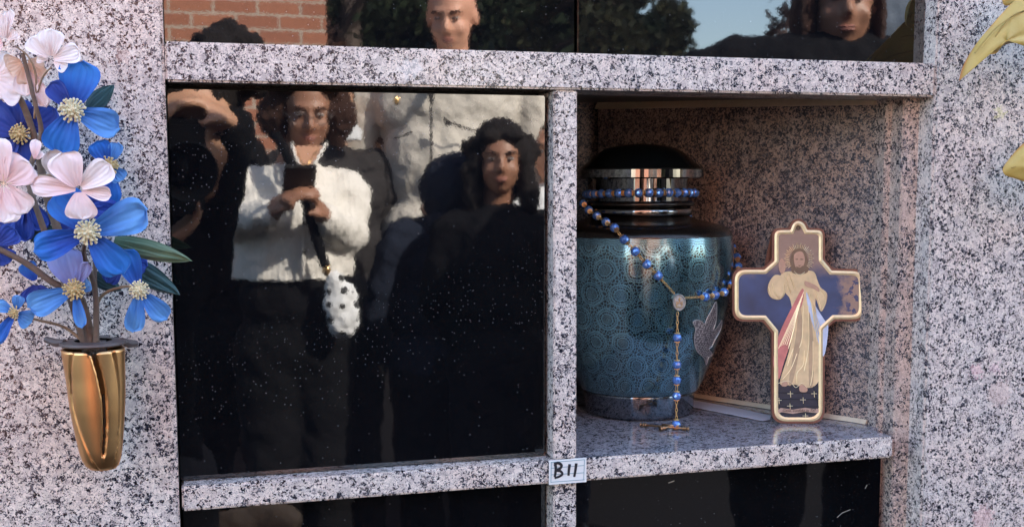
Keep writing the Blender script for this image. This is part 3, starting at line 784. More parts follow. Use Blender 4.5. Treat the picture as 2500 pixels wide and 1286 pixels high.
lay('beard', [[(1943, 650), (1952, 653), (1960, 648), (1956, 661), (1951, 664), (1946, 660)]], .0016, P_HAIR)
lay('facial_features', [[(1941, 632), (1947, 631), (1947, 634), (1941, 634)], [(1953, 631), (1960, 632), (1960, 634), (1953, 634)], [(1947, 647), (1955, 647), (1951, 650)]], .0018, P_HAIR, False)
rays_ = []
for k in range(33):
    a = R_(-38)+R_(256)*k/32; r0, r1 = 24, 33+(k % 2)*4
    if abs(math.degrees(a)-270) < 1: continue
    rays_.append([(1950+math.cos(a)*r0, 632-math.sin(a)*r0*1.05), (1950+math.cos(a)*r1, 632-math.sin(a)*r1*1.05)])
lines('halo', rays_, .0010, P_LINE)
folds = [[(1916, 672), (1925, 700), (1932, 716)], [(1925, 664), (1935, 690), (1940, 706)], [(1876, 700), (1884, 724), (1900, 730), (1914, 716), (1915, 690)], [(1884, 690), (1892, 716), (1904, 726)], [(1938, 662), (1950, 671), (1964, 664)],
         [(1998, 700), (2014, 720), (2014, 740), (2006, 755)], [(1990, 712), (1999, 735), (2002, 752)], [(1960, 745), (1958, 820), (1951, 848)], [(1972, 745), (1974, 840), (1962, 905)], [(1946, 745), (1938, 800), (1924, 850)], [(1984, 832), (1984, 900), (1978, 940)],
         [(1936, 850), (1925, 880), (1922, 892)], [(1945, 862), (1930, 900), (1910, 925)], [(1963, 855), (1960, 890), (1945, 910), (1945, 935)], [(1896, 936), (1915, 930), (1930, 932), (1942, 945), (1956, 935), (1968, 944)]]
for k in range(6):
    folds.append([(1962-k*3, 712+k*10), (1900+k*5, 850-k*6+k*k)])
for k in range(4):
    folds.append([(1974+k*2, 716+k*8), (2006-k*4, 815+k*6)])
lines('gold_line_work', folds, .0013, P_LINE, .00030)
lay('tiled_floor', [[(1897, 942), (2001, 942), (2001, 1022), (1897, 1022)]], .0005, P_TILE, False)
lines('tile_joint', [[(1897, 958), (2001, 958)], [(1897, 974), (2001, 974)], [(1897, 992), (2001, 992)], [(1897, 1008), (2001, 1008)], [(1931, 942), (1926, 1022)], [(1957, 942), (1966, 1022)], [(1985, 942), (2000, 1000)]], .0006, flat('joint_black', (.004, .004, .006), .5), .00035)
crs = []
for x, y in ((1929, 960), (1960, 975), (1987, 960), (1966, 1014), (1928, 990), (1901, 976)):
    crs += [[(x-7, y), (x+7, y)], [(x, y-6), (x+1, y+9)]]
lines('tile_cross', crs, .0008, P_LINE, .00026)
# ribbon with its motto
lay('ribbon', [[(1899, 1000), (1905, 995), (1908, 995), (1935, 999), (1965, 994), (1990, 998), (1994, 996), (1998, 999), (1998, 1007), (1990, 1007), (1965, 1004), (1935, 1009), (1908, 1005), (1899, 1008)]], .0010, flat('ribbon_paint', (.50, .33, .25), .5), False)
def text(name, body, size, o, ex, ey, m, parent, shear=0, depth=.0001):
    cu = bpy.data.curves.new(name, 'FONT'); cu.body = body; cu.size = size; cu.shear = shear; cu.extrude = depth; cu.align_x = 'CENTER'; cu.align_y = 'CENTER'
    ob = bpy.data.objects.new('t', cu); COL.objects.link(ob)
    dg = bpy.context.evaluated_depsgraph_get(); me = bpy.data.meshes.new_from_object(ob.evaluated_get(dg)); bpy.data.objects.remove(ob)
    bm = B(); bm.from_mesh(me); ez = ex.cross(ey)
    for v in bm.verts: v.co = o+ex*v.co.x+ey*v.co.y+ez*v.co.z
    return put(name, bm, m, parent)
tp = to_plane(1949, 1001); text('motto', 'Gesù, confido in Te!', .0038, loc2(tp[0], tp[1], .0015), XX, ZZ, flat('ink', (.05, .03, .02), .6), pic, .3)

# ------------------------------------------------------------------ number card
card = empty('number_card', tuple(at(1386, 1150, -.001)), 'small ruled white card reading B 11, fixed on the rail below the divider', 'card')
M_WHITE = flat('card_white', (.80, .79, .76), .45, nz=.04, nscale=80)
bm = B(); prism(bm, [at(1340, 1123, -.0004), at(1431, 1116, -.0004), at(1431, 1175, -.0004), at(1340, 1182, -.0004)], Vector((0, -.0008, 0))); put('card', bm, M_WHITE, card)
bm = B()
YC = -.0014
for s in ([(1345, 1128), (1427, 1121)], [(1345, 1176), (1427, 1170)], [(1346, 1127), (1345, 1177)], [(1427, 1121), (1425, 1171)], [(1346, 1142), (1426, 1135)], [(1346, 1158), (1426, 1153)]):
    tube(bm, [at(x, y, YC) for x, y in s], .00022, 4)
put('ruled_lines', bm, flat('green_line', (.10, .25, .30), .6), card)
bm = B()
for s in ([(1355, 1132), (1357, 1140), (1356, 1155), (1354, 1163)], [(1353, 1132), (1363, 1129), (1371, 1135), (1367, 1143), (1358, 1147), (1368, 1149), (1373, 1156), (1366, 1162), (1354, 1166)], [(1391, 1132), (1389, 1146), (1388, 1160)], [(1407, 1130), (1405, 1146), (1402, 1163)]):
    P3 = catmull([at(x, y, YC-.0003) for x, y in s], 5)
    tube(bm, P3, [.00125*(1-.25*i/len(P3)) for i in range(len(P3))], 8)
for v in bm.verts: v.co.y = YC-.0003+(v.co.y-YC+.0003)*.15
put('handwriting', bm, flat('marker_ink', (.015, .015, .02), .5), card, smooth=True)
# ------------------------------------------------------------------ gold vase on the pilaster
VY = -.040
vs_ = abs(at(301, 900, VY).x-at(300, 900, VY).x)
vase = empty('flower_vase', tuple(at(245, 1143, VY)), 'polished gold tulip-shaped vase mounted on the left pilaster, holding artificial flowers', 'vase')
q = NT('polished_gold'); wv = q.n('TexNoise', i_Vector=q.pos(), i_Scale=35.0, i_Detail=1.0)
q.set(Base_Color=q.mix(wv.outputs[0], (.78, .40, .16), (.92, .54, .25)), Metallic=1.0, Roughness=.36); M_VASE = q.m
rows = [(850, 148, 305), (880, 153, 305), (920, 160, 305), (960, 165, 305), (1000, 171, 304), (1040, 179, 302), (1075, 187, 300), (1100, 193, 298), (1120, 200, 295), (1134, 209, 291), (1142, 220, 284)]
cut = {850: 232, 880: 239, 920: 246, 960: 249, 1000: 250, 1040: 247, 1075: 243, 1100: 239}
bm = B(); rings = []
NV = 160
fine_rows = []
for (ya, la, ra), (yb, lb, rb) in zip(rows, rows[1:]):
    for k in range(4): fine_rows.append((ya+(yb-ya)*k/4, la+(lb-la)*k/4, ra+(rb-ra)*k/4))
fine_rows.append(rows[-1])
for y, xl, xr in fine_rows:
    L_, Rr = at(xl, y, VY), at(xr, y, VY); c = (L_+Rr)*.5; r = (Rr-L_).length/2
    ring = []
    for k in range(NV):
        a = 2*PI*k/NV
        # overlapping petals: a fluted lip sweeping from the rim to the foot
        t = (y-850)/292
        a1 = PI*1.5+.04+ .28*math.sin(t*PI)
        dlt = (a-a1+PI) % (2*PI)-PI
        f = 1
        wl = .25+.95*math.sin(PI*min(1, t*.9+.12))          # near leaf swells then tucks into the foot
        if -wl < dlt < 0: f = 1.0+.075*(1+dlt/wl)**.5
        if dlt <= -wl and dlt > -wl-.10: f = .93
        if .62 < dlt < .74: f = .92
        if 0 <= dlt < .10 and t < .86: f = .80
        if .10 <= dlt < .62: f = 1.07 if t < .9 else 1.02
        if .74 <= dlt < 1.5: f = 1.0+.03*math.sin((dlt-.74)/.76*PI)
        if -.06 < dlt < 0 and t < .86: f = .9
        zz = c.z
        if y == 850: zz = c.z-.0035*math.exp(-(dlt/.14)**2)
        ring.append(bm.verts.new((c.x+r*f*math.cos(a), c.y+r*f*math.sin(a)*.92, zz)))
    rings.append(ring)
for A, C in zip(rings, rings[1:]):
    for k in range(NV): bm.faces.new((A[k], A[(k+1) % NV], C[(k+1) % NV], C[k]))
bm.faces.new(rings[-1])
cc = sum((v.co for v in rings[0]), Vector())/NV
inn = [bm.verts.new(cc+(v.co-cc)*.93-Vector((0, 0, .0))) for v in rings[0]]; inn2 = [bm.verts.new(cc+(v.co-cc)*.85-Vector((0, 0, .03))) for v in rings[0]]
for A, C in ((inn, rings[0]), (inn2, inn)):
    for k in range(NV): bm.faces.new((A[k], A[(k+1) % NV], C[(k+1) % NV], C[k]))
bm.faces.new(inn2)
bmesh.ops.recalc_face_normals(bm, faces=bm.faces)
put('cup', bm, M_VASE, vase, smooth=True)
bm = B()
seamp = []
for y, xl, xr in rows[:8]:
    L_, Rr = at(xl, y, VY), at(xr, y, VY); c = (L_+Rr)*.5; r = (Rr-L_).length/2; p = at(cut[y], y, VY-r*.75)
    t = (y-850)/292; a = PI*1.5+.09+.28*math.sin(t*PI); seamp.append(Vector((c.x+r*.86*math.cos(a), c.y+r*.86*math.sin(a)*.92, c.z)))
tube(bm, catmull(seamp, 4), [.0016*(1-.6*i/29) for i in range(29)], 8)
put('slot', bm, flat('slot_black', (.02, .012, .006), .5), vase, smooth=True)
M_RING = flat('dull_brown_plastic', (.10, .075, .07), .5, nz=.3, nscale=90)
bm = B(); c = at(228, 842, VY); rx_ = (at(305, 842, VY)-at(150, 842, VY)).length/2
lathe(bm, [(rx_*.55, c.z+.001), (rx_*1.0, c.z), (rx_*1.08, c.z+.0012), (rx_*1.06, c.z+.0028), (rx_*.6, c.z+.0034)], c.x, c.y, 48, uv=False, cap=False)
for s, px, py in ((-1, 112, 828), (1, 332, 838)):
    e = at(px, py, VY+.012); m_ = Vector((c.x+s*rx_*.9, c.y+.002, c.z+.002))
    tube(bm, [m_, m_.lerp(e, .5)+Vector((0, 0, -.0012)), e], [.0026, .0030, .0024], 8)
box(bm, c.x-.008, c.x+.008, c.y, 0.001, c.z-.012, c.z+.002)
put('holder_ring', bm, M_RING, vase, smooth=False)

# ------------------------------------------------------------------ flowers
def petal_mat(name, inner, outer, vein, trans=.25):
    q = NT(name); uv = q.n('UVMap').outputs[0]; sp = q.n('SeparateXYZ'); q.inp(sp, 0, uv); U, V = sp.outputs[0], sp.outputs[1]
    wob = q.math('MULTIPLY', q.noise(q.pos(), 90, 2), 5)
    st_ = q.math('SINE', q.math('ADD', q.math('MULTIPLY', U, 38), wob))
    n = q.noise(q.pos(), 38, 3, .6)
    fac = q.math('ADD', q.math('MULTIPLY', V, .75), q.math('MULTIPLY_ADD', n, 1.1, -.5))
    c = q.mix(q.ramp(fac, [(.08, (0, 0, 0)), (.95, (1, 1, 1))]), inner, outer)
    c = q.mix(q.math('MULTIPLY', q.math('GREATER_THAN', st_, .75), .16), c, vein)
    q.set(Base_Color=c, Roughness=.62); q.bs.inputs['Sheen Weight'].default_value = .3
    q.bump(q.math('ADD', st_, q.math('MULTIPLY', q.noise(q.pos(), 1500, 2), .5)), .28, .0006)
    tr = q.n('BsdfTranslucent'); q.inp(tr, 'Color', c)
    mx_ = q.n('MixShader'); q.inp(mx_, 0, trans); q.t.links.new(q.bs.outputs[0], mx_.inputs[1]); q.t.links.new(tr.outputs[0], mx_.inputs[2])
    q.t.links.new(mx_.outputs[0], q.t.nodes['Material Output'].inputs[0])
    return q.m
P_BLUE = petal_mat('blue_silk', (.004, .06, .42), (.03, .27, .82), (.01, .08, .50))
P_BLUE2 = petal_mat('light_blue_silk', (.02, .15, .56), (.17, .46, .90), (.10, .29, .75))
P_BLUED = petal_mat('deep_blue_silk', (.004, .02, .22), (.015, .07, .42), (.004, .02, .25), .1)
P_LILAC = petal_mat('lilac_silk', (.16, .18, .50), (.42, .46, .80), (.25, .30, .66))
P_PINK = petal_mat('pale_pink_silk', (.93, .62, .60), (.98, .88, .87), (.95, .76, .74), .12)
P_BLUSH = petal_mat('white_blush_silk', (.95, .76, .72), (.99, .96, .96), (.95, .82, .82), .12)
P_PEACH = petal_mat('peach_silk', (.85, .55, .38), (.90, .70, .56), (.86, .56, .42), .35)
P_TAUPE = petal_mat('taupe_silk', (.42, .34, .30), (.60, .52, .48), (.46, .38, .34))
M_STAM = flat('tan_stamens', (.62, .46, .22), .7, nz=.3, nscale=300)
M_STAM2 = flat('cream_stamens', (.72, .64, .42), .7, nz=.3, nscale=300)
M_STEM = flat('brown_stem', (.16, .105, .075), .75, nz=.45, nscale=150, bump=.5)
M_TWIG = flat('tan_twig', (.30, .20, .12), .75, nz=.4, nscale=200)
def petal(parent, m, c, tip, width, lift=.25, cup=.3, curl=.25, ruffle=.06, seed=0, roll=0.0, notch=.10, face=None, leafy=False):
    """c: base point, tip: end point (both 3d); width in metres"""
    rnd = random.Random(seed)
    c = Vector(c); ax = Vector(tip)-c; L = ax.length; ax.normalize()
    out = Vector(face) if face else Vector((0, -1, 0))
    sd_ = ax.cross(out).normalized(); out = sd_.cross(ax).normalized()
    if roll: Mr = Matrix.Rotation(roll, 3, ax); sd_ = Mr @ sd_; out = Mr @ out
    bm = B(); lay_ = bm.loops.layers.uv.new('UVMap'); NU, NVV = 13, 15; g = []
    ph = rnd.random()*6
    for j in range(NVV):
        v = j/(NVV-1); row = []
        if leafy: wv = width*.5*math.sin(PI*(.06+v*.94)**.82)**.75 if v < 1 else 0
        else: wv = width*.53*(.16+.84*min(1, v*1.02)**.85)*max(0, 1-v**4.5)**.5
        for i in range(NU):
            u = i/(NU-1)*2-1
            edge = abs(u)
            vv = v*(1-notch*(1-edge)**2*(v**5))*(1-(0 if leafy else .0)) + .02*math.sin(u*5+ph)*(v**3)
            h = L*(lift*v - curl*v*v*.9 + cup*(u*u)*.22*math.sin(PI*min(1, v*.9+.1))) + ruffle*L*math.sin(u*7+v*6+ph)*edge*v + .015*L*math.sin(v*11+ph)*u
            h -= .03*L*math.exp(-(u/.12)**2)*math.sin(PI*v)
            row.append((bm.verts.new(c+ax*(L*vv)+sd_*(wv*u)+out*h), (u*.5+.5, v)))
        g.append(row)
    for j in range(NVV-1):
        for i in range(NU-1):
            q4 = (g[j][i], g[j][i+1], g[j+1][i+1], g[j+1][i])
            if len({tuple(x[0].co) for x in q4}) < 3: continue
            try: f = bm.faces.new([x[0] for x in q4])
            except ValueError: continue
            for l, x in zip(f.loops, q4): l[lay_].uv = x[1]
    return put('petal', bm, m, parent, smooth=True)
def stamens(parent, c, r, face, m, n=34, seed=1):
    rnd = random.Random(seed); f = Vector(face).normalized(); u = f.orthogonal().normalized(); v = f.cross(u)
    bm = B(); ellipsoid(bm, c+f*r*.1, (r*.5,)*3, sub=2)
    for k in range(n):
        t = (k+.5)/n; e = math.acos(1-t*1.05); a = k*2.39996
        d = (f*math.cos(e)+(u*math.cos(a)+v*math.sin(a))*math.sin(e)).normalized()
        L = r*rnd.uniform(.9, 1.12); tube(bm, [c+d*r*.3, c+d*L*.8], r*.075, 6)
        ellipsoid(bm, c+d*L*.88, (r*.125,)*3, sub=1)
    return put('stamens', bm, m, parent, smooth=True)
def flower(root, cxy, Y, petals, kind='blue', cr=None, facing=(0, -1, .05), seed=3, depth=.006):
    """petals: (tipx, tipy, width_px, material, lift, extra) around centre cxy, all set at depth Y"""
    c = at(cxy[0], cxy[1], Y); s = vs_
    e = bpy.data.objects.new('flower_head', None); e.empty_display_size = .01; e.location = c-parent_origin(root); link(e, root)
    for k, pp_ in enumerate(petals):
        tx_, ty_, wpx, m, lift = pp_[:5]; kw = pp_[5] if len(pp_) > 5 else {}
        tip = at(tx_, ty_, Y); dirv = (tip-c).normalized()
        petal(e, m, c+dirv*.002+Vector((0, .0006*k, 0)), tip, wpx*s, lift, seed=seed*10+k, **kw)
    if cr: stamens(e, c+Vector((0, -.0015, 0)), cr*s, facing, M_STAM2 if kind == 'cream' else M_STAM, seed=seed)
    return e
def stem(root, pts, r, name='stem', m=None):
    bm = B(); P3 = catmull([at(x, y, Y) for x, y, Y in pts], 6); n = len(P3)
    tube(bm, P3, [r*(1-.45*i/n)*(1+.10*noise.noise(p*220)) for i, p in enumerate(P3)], 8)
    put(name, bm, m or M_STEM, root, smooth=True)
vb = at(232, 850, VY)
# spray 1: blue dogwood-like spray
blue = empty('blue_flower_spray', tuple(vb), 'spray of vivid blue artificial flowers with tan centres rising from the gold vase', 'flowers')
stem(blue, [(232, 900, VY), (235, 800, -.045), (231, 700, -.05), (205, 620, -.06), (213, 580, -.072)], .0024)
stem(blue, [(225, 900, VY), (216, 800, -.04), (190, 720, -.045), (130, 690, -.05), (60, 640, -.05), (-40, 590, -.05)], .0034)
stem(blue, [(216, 860, VY), (165, 640, -.04), (115, 480, -.04), (88, 350, -.045), (58, 260, -.05), (30, 215, -.05)], .0034)
stem(blue, [(238, 900, VY), (238, 740, -.035), (300, 700, -.05), (340, 707, -.06)], .0014, m=M_TWIG)
stem(blue, [(222, 850, VY), (160, 800, -.04), (90, 780, -.05), (35, 765, -.055)], .0012, m=M_TWIG)
stem(blue, [(120, 500, -.04), (150, 380, -.05), (177, 290, -.06)], .0016)
stem(blue, [(240, 880, VY), (232, 640, -.03), (250, 500, -.03), (265, 420, -.035)], .0016)
# behind first
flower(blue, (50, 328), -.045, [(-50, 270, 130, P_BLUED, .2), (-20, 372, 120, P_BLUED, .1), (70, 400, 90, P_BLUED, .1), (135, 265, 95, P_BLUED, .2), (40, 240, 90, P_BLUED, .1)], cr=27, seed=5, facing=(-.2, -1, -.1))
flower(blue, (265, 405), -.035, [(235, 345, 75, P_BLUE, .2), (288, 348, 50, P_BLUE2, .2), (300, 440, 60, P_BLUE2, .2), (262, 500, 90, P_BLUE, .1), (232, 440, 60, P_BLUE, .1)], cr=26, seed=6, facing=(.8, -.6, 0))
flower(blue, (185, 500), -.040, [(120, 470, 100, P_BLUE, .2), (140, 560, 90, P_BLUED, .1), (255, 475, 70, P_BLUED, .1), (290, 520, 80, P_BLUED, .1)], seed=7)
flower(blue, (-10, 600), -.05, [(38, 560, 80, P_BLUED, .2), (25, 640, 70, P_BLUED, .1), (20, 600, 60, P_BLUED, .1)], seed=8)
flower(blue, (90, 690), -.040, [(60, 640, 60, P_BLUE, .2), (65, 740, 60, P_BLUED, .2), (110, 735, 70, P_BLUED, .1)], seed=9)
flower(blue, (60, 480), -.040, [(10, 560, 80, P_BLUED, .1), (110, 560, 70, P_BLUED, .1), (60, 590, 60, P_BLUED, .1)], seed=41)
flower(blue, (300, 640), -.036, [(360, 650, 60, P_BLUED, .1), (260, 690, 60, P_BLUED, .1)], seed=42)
flower(blue, (177, 270), -.066, [(203, 150, 128, P_BLUE, .30), (124, 203, 66, P_BLUED, .42, dict(cup=.9)), (290, 312, 96, P_BLUE2, .22, dict(curl=.5, ruffle=.09)), (137, 374, 118, P_BLUE, .22, dict(curl=.45))], cr=33, kind='cream', seed=1)
flower(blue, (215, 567), -.082, [(140, 468, 120, P_BLUE, .22, dict(curl=.35)), (360, 512, 118, P_BLUE2, .30, dict(curl=.35, ruffle=.10)), (82, 612, 96, P_BLUE, .26), (300, 668, 108, P_BLUE, .22, dict(curl=.4))], cr=34, kind='cream', seed=2)
flower(blue, (182, 706), -.064, [(68, 752, 88, P_BLUE2, .30, dict(curl=.4)), (150, 608, 112, P_LILAC, .16), (216, 640, 44, P_LILAC, .3), (203, 800, 40, P_BLUE2, .36, dict(cup=.6)), (222, 690, 50, P_BLUE2, .3)], cr=28, seed=3)
flower(blue, (340, 707), -.062, [(303, 610, 84, P_BLUE, .25), (325, 812, 66, P_BLUE2, .25, dict(curl=.45)), (408, 780, 72, P_BLUE2, .25, dict(curl=.45))], cr=26, kind='cream', seed=4)
flower(blue, (38, 762), -.058, [(-10, 740, 44, P_BLUE2, .2), (78, 785, 70, P_BLUE2, .35, dict(curl=.5)), (-15, 838, 46, P_BLUE, .2), (48, 720, 40, P_BLUE2, .3)], cr=17, seed=10, facing=(-.6, -.7, 0))
M_LEAFG = petal_mat('pale_green_leaf', (.06, .12, .06), (.17, .26, .15), (.28, .36, .24), .2)
M_LEAFD = petal_mat('dark_green_leaf', (.012, .05, .06), (.02, .08, .08), (.03, .09, .09), .05)
def leaf(root, a, b, Y, wpx, m, lift=.2, seed=1, **kw):
    o = petal(root, m, at(*a, Y), at(*b, Y-.004), wpx*vs_, lift, cup=-.3, seed=seed, leafy=True, notch=0, **kw); o.name = 'leaf'; return o
leaf(blue, (278, 588), (466, 637), -.055, 52, M_LEAFG, .12, 21, curl=.2)
leaf(blue, (310, 640), (434, 720), -.03, 60, M_LEAFD, .0, 22)
leaf(blue, (225, 670), (292, 710), -.03, 44, M_LEAFD, .0, 23)
leaf(blue, (215, 268), (276, 208), -.03, 46, M_LEAFD, .1, 24)
leaf(blue, (70, 560), (150, 590), -.035, 60, M_LEAFD, .1, 25)
# spray 2: pink blossom branch
pink = empty('pink_blossom_spray', tuple(vb+Vector((-.006, 0, 0))), 'branch of pale pink and white artificial blossom among the blue flowers', 'flowers')
stem(pink, [(222, 900, VY+.004), (175, 740, -.05), (100, 540, -.055), (70, 430, -.055), (100, 330, -.055), (85, 250, -.06), (55, 130, -.06)], .0024, m=M_STEM)
stem(pink, [(84, 290, -.055), (88, 190, -.06), (70, 140, -.062), (40, 115, -.06)], .0008, 'twig', M_TWIG)
stem(pink, [(84, 250, -.055), (104, 190, -.062), (125, 165, -.068)], .0008, 'twig', M_TWIG)
stem(pink, [(90, 430, -.055), (150, 430, -.07), (195, 450, -.085)], .0012, 'twig', M_TWIG)
flower(pink, (60, 150), -.058, [(15, 165, 76, P_PEACH, .2), (85, 200, 102, P_PEACH, .2), (108, 165, 64, P_PEACH, .2), (65, 235, 76, P_PINK, .2), (112, 262, 56, P_PINK, .2)], seed=31)
flower(pink, (-15, 190), -.056, [(60, 215, 140, P_LILAC and P_BLUSH, .2), (20, 130, 102, P_BLUSH, .2), (10, 240, 115, P_BLUSH, .2)], seed=32)
flower(pink, (124, 145), -.072, [(75, 92, 71, P_BLUSH, .35), (127, 72, 79, P_BLUSH, .40), (196, 125, 66, P_BLUSH, .3), (165, 162, 56, P_BLUSH, .2), (95, 130, 61, P_BLUSH, .3)], seed=33)
flower(pink, (12, 100), -.070, [(-18, 40, 76, P_BLUSH, .35), (26, 24, 33, P_BLUSH, .3), (36, 72, 56, P_BLUSH, .3), (-30, 110, 76, P_PINK, .3), (20, 108, 51, P_PEACH, .1)], seed=34)
flower(pink, (8, 450), -.086, [(-20, 335, 107, P_PINK, .35), (72, 396, 117, P_PINK, .30, dict(ruffle=.1)), (66, 520, 89, P_PINK, .25), (10, 545, 102, P_PINK, .25), (-60, 480, 102, P_PINK, .3)], seed=35)
flower(pink, (85, 395), -.074, [(88, 340, 35, P_PINK, .2), (100, 368, 33, P_BLUSH, .2)], seed=36)
flower(pink, (192, 462), -.098, [(150, 374, 107, P_PINK, .40, dict(cup=.6)), (272, 402, 84, P_BLUSH, .35, dict(cup=.6)), (74, 452, 66, P_PINK, .25, dict(curl=.5)), (200, 536, 97, P_PINK, .22, dict(curl=.4)), (272, 476, 48, P_PINK, .2), (112, 372, 74, P_TAUPE, .1)], seed=37)
bm = B()
for k in range(9):
    a = k*.7; c0_ = at(8, 448, -.0875); tube(bm, [c0_, c0_+Vector((math.cos(a)*.006, -.006, math.sin(a)*.006))], .0003, 5)
put('stamens', bm, flat('pale_stamens', (.85, .66, .50), .6), pink)

# ------------------------------------------------------------------ autumn leaves at the right edge
q = NT('yellow_silk_leaf'); P = q.pos()
uvn = q.n('UVMap').outputs[0]; sp = q.n('SeparateXYZ'); q.inp(sp, 0, uvn)
c = q.mix(q.noise(P, 60, 3), (.42, .30, .06), (.60, .45, .14)); c = q.mix(sp.outputs[0], c, (.60, .16, .05))
ve = q.n('TexVoronoi', feature='DISTANCE_TO_EDGE', i_Vector=P, i_Scale=75.0); c = q.mix(q.math('MULTIPLY', q.math('LESS_THAN', ve.outputs['Distance'], .02), .12), c, (.35, .24, .05))
q.set(Base_Color=c, Roughness=.5); q.bump(q.noise(P, 90, 3), .4, .002)
M_YL = q.m
autumn = empty('autumn_leaf_sprig', tuple(at(2560, 230, -.06)), 'yellow artificial autumn leaves with red edges reaching in beside the right pilaster', 'leaves')
def cutleaf(poly, veins, Y, dome):
    bm = B(); lay_ = bm.loops.layers.uv.new('UVMap')
    pts = catmull([Vector(p) for p in poly], 4, True)
    xs = [p.x for p in pts]; ys = [p.y for p in pts]; cx_, cy_ = sum(xs)/len(xs), sum(ys)/len(ys)
    rngs = []
    for s in (0, .25, .5, .75, .92, 1):
        rngs.append([(bm.verts.new(at(cx_+(p.x-cx_)*s, cy_+(p.y-cy_)*s, Y-dome*(1-s*s)+.004*noise.noise(Vector((p.x*.01*s, p.y*.01, 3))))), max(0, (s-.9)*10*max(0, noise.noise(Vector((p.x*.008, p.y*.008, 0)))+.35))) for p in pts])
    n = len(pts)
    for A, C in zip(rngs, rngs[1:]):
        for k in range(n):
            k2 = (k+1) % n
            try: f = bm.faces.new((A[k][0], A[k2][0], C[k2][0], C[k][0]))
            except ValueError: continue
            for l, x in zip(f.loops, (A[k], A[k2], C[k2], C[k])): l[lay_].uv = (x[1], 0)
    bmesh.ops.remove_doubles(bm, verts=bm.verts, dist=1e-7)
    o = put('leaf', bm, M_YL, autumn, smooth=True)
    bm = B()
    for s in veins: tube(bm, catmull([at(x, y, Y-dome*.72) for x, y in s], 4), .0006, 5)
    put('leaf_vein', bm, flat('leaf_vein', (.38, .26, .06), .5), o)
cutleaf([(2500, -18), (2470, 8), (2440, 40), (2412, 72), (2385, 105), (2362, 140), (2348, 170), (2342, 198), (2356, 172), (2372, 145), (2390, 133), (2430, 132), (2446, 114), (2470, 106), (2500, 108), (2560, 130), (2640, 120), (2660, 40), (2600, -40)], [[(2600, 40), (2520, 22), (2440, 62), (2380, 130)], [(2520, 22), (2470, 40), (2430, 90)], [(2560, 60), (2480, 80), (2455, 100)]], -.062, .010)
cutleaf([(2520, 335), (2490, 358), (2466, 385), (2448, 412), (2455, 428), (2478, 436), (2505, 445), (2560, 460), (2620, 420), (2610, 340), (2560, 320)], [[(2600, 400), (2520, 395), (2470, 410)]], -.055, .006)
cutleaf([(2450, -20), (2448, 8), (2462, 14), (2484, -6), (2520, -60), (2470, -70)], [[(2480, -50), (2460, 0)]], -.050, .002)
bm = B(); tube(bm, catmull([at(2600, 60, -.05), at(2640, 240, -.055), at(2600, 380, -.045), at(2660, 620, -.03)], 6), .0018, 8); put('stem', bm, M_STEM, autumn, smooth=True)
# ------------------------------------------------------------------ people in front of the wall (seen mirrored in the black fronts)
def rotz(a): return Matrix.Rotation(a, 3, 'Z')
def skinm(name, c):
    q = NT(name); q.set(Base_Color=q.mix(q.noise(q.pos(), 40, 3), tuple(x*.88 for x in c), tuple(x*1.1 for x in c)), Roughness=.5)
    q.bs.inputs['Subsurface Weight'].default_value = .08; q.bs.inputs['Subsurface Scale'].default_value = .01
    return q.m
def clothm(name, c, rib=0, nz=.12):
    q = NT(name); P = q.pos()
    q.set(Base_Color=q.mix(q.noise(P, 30, 4), tuple(x*(1-nz) for x in c), tuple(min(1, x*(1+nz)) for x in c)), Roughness=.92)
    h = q.noise(P, 25, 3); q.bs.inputs['Specular IOR Level'].default_value = .08
    if rib:
        sp = q.n('SeparateXYZ'); q.inp(sp, 0, P); h = q.math('ADD', h, q.math('MULTIPLY', q.math('SINE', q.math('MULTIPLY', sp.outputs[0], rib)), .04))
    q.bump(h, .5, .02); return q.m
S_TAN = skinm('tan_skin', (.50, .27, .17)); S_BROWN = skinm('brown_skin', (.32, .155, .095)); S_FAIR = skinm('fair_skin', (.58, .29, .19))
def hairmat(name, c):
    q = NT(name); P = q.pos(); mp_ = q.n('Mapping'); q.inp(mp_, 0, P); mp_.inputs['Scale'].default_value = (1, 1, .22)
    n = q.noise(mp_.outputs[0], 260, 3, .7)
    q.set(Base_Color=q.mix(n, tuple(x*.5 for x in c), tuple(x*1.7 for x in c)), Roughness=.72); q.bs.inputs['Specular IOR Level'].default_value = .2
    q.bump(n, .8, .01); return q.m
H_BLACK = hairmat('black_hair', (.012, .009, .008)); H_BROWN = hairmat('dark_brown_hair', (.04, .018, .012))
C_WHITE = clothm('cream_knit', (.74, .70, .64), rib=420); C_BLACK = clothm('black_cloth', (.006, .006, .007)); C_NAVY = clothm('navy_cloth', (.016, .02, .032)); C_CHAR = clothm('charcoal_cloth', (.035, .032, .032))
C_BEIGE = clothm('beige_twill', (.62, .57, .50)); C_SHOE = flat('shoe_leather', (.012, .010, .009), .4); C_SHIRT = clothm('white_shirt', (.80, .80, .80)); C_GREYB = clothm('grey_blue_cloth', (.10, .12, .15)); C_GREY = clothm('grey_cloth', (.14, .14, .14))
M_LIPS = flat('lips', (.30, .115, .085), .5); M_EYE = flat('eye_dark', (.02, .012, .01), .15); M_EYEW = flat('eye_white', (.38, .32, .29), .3)
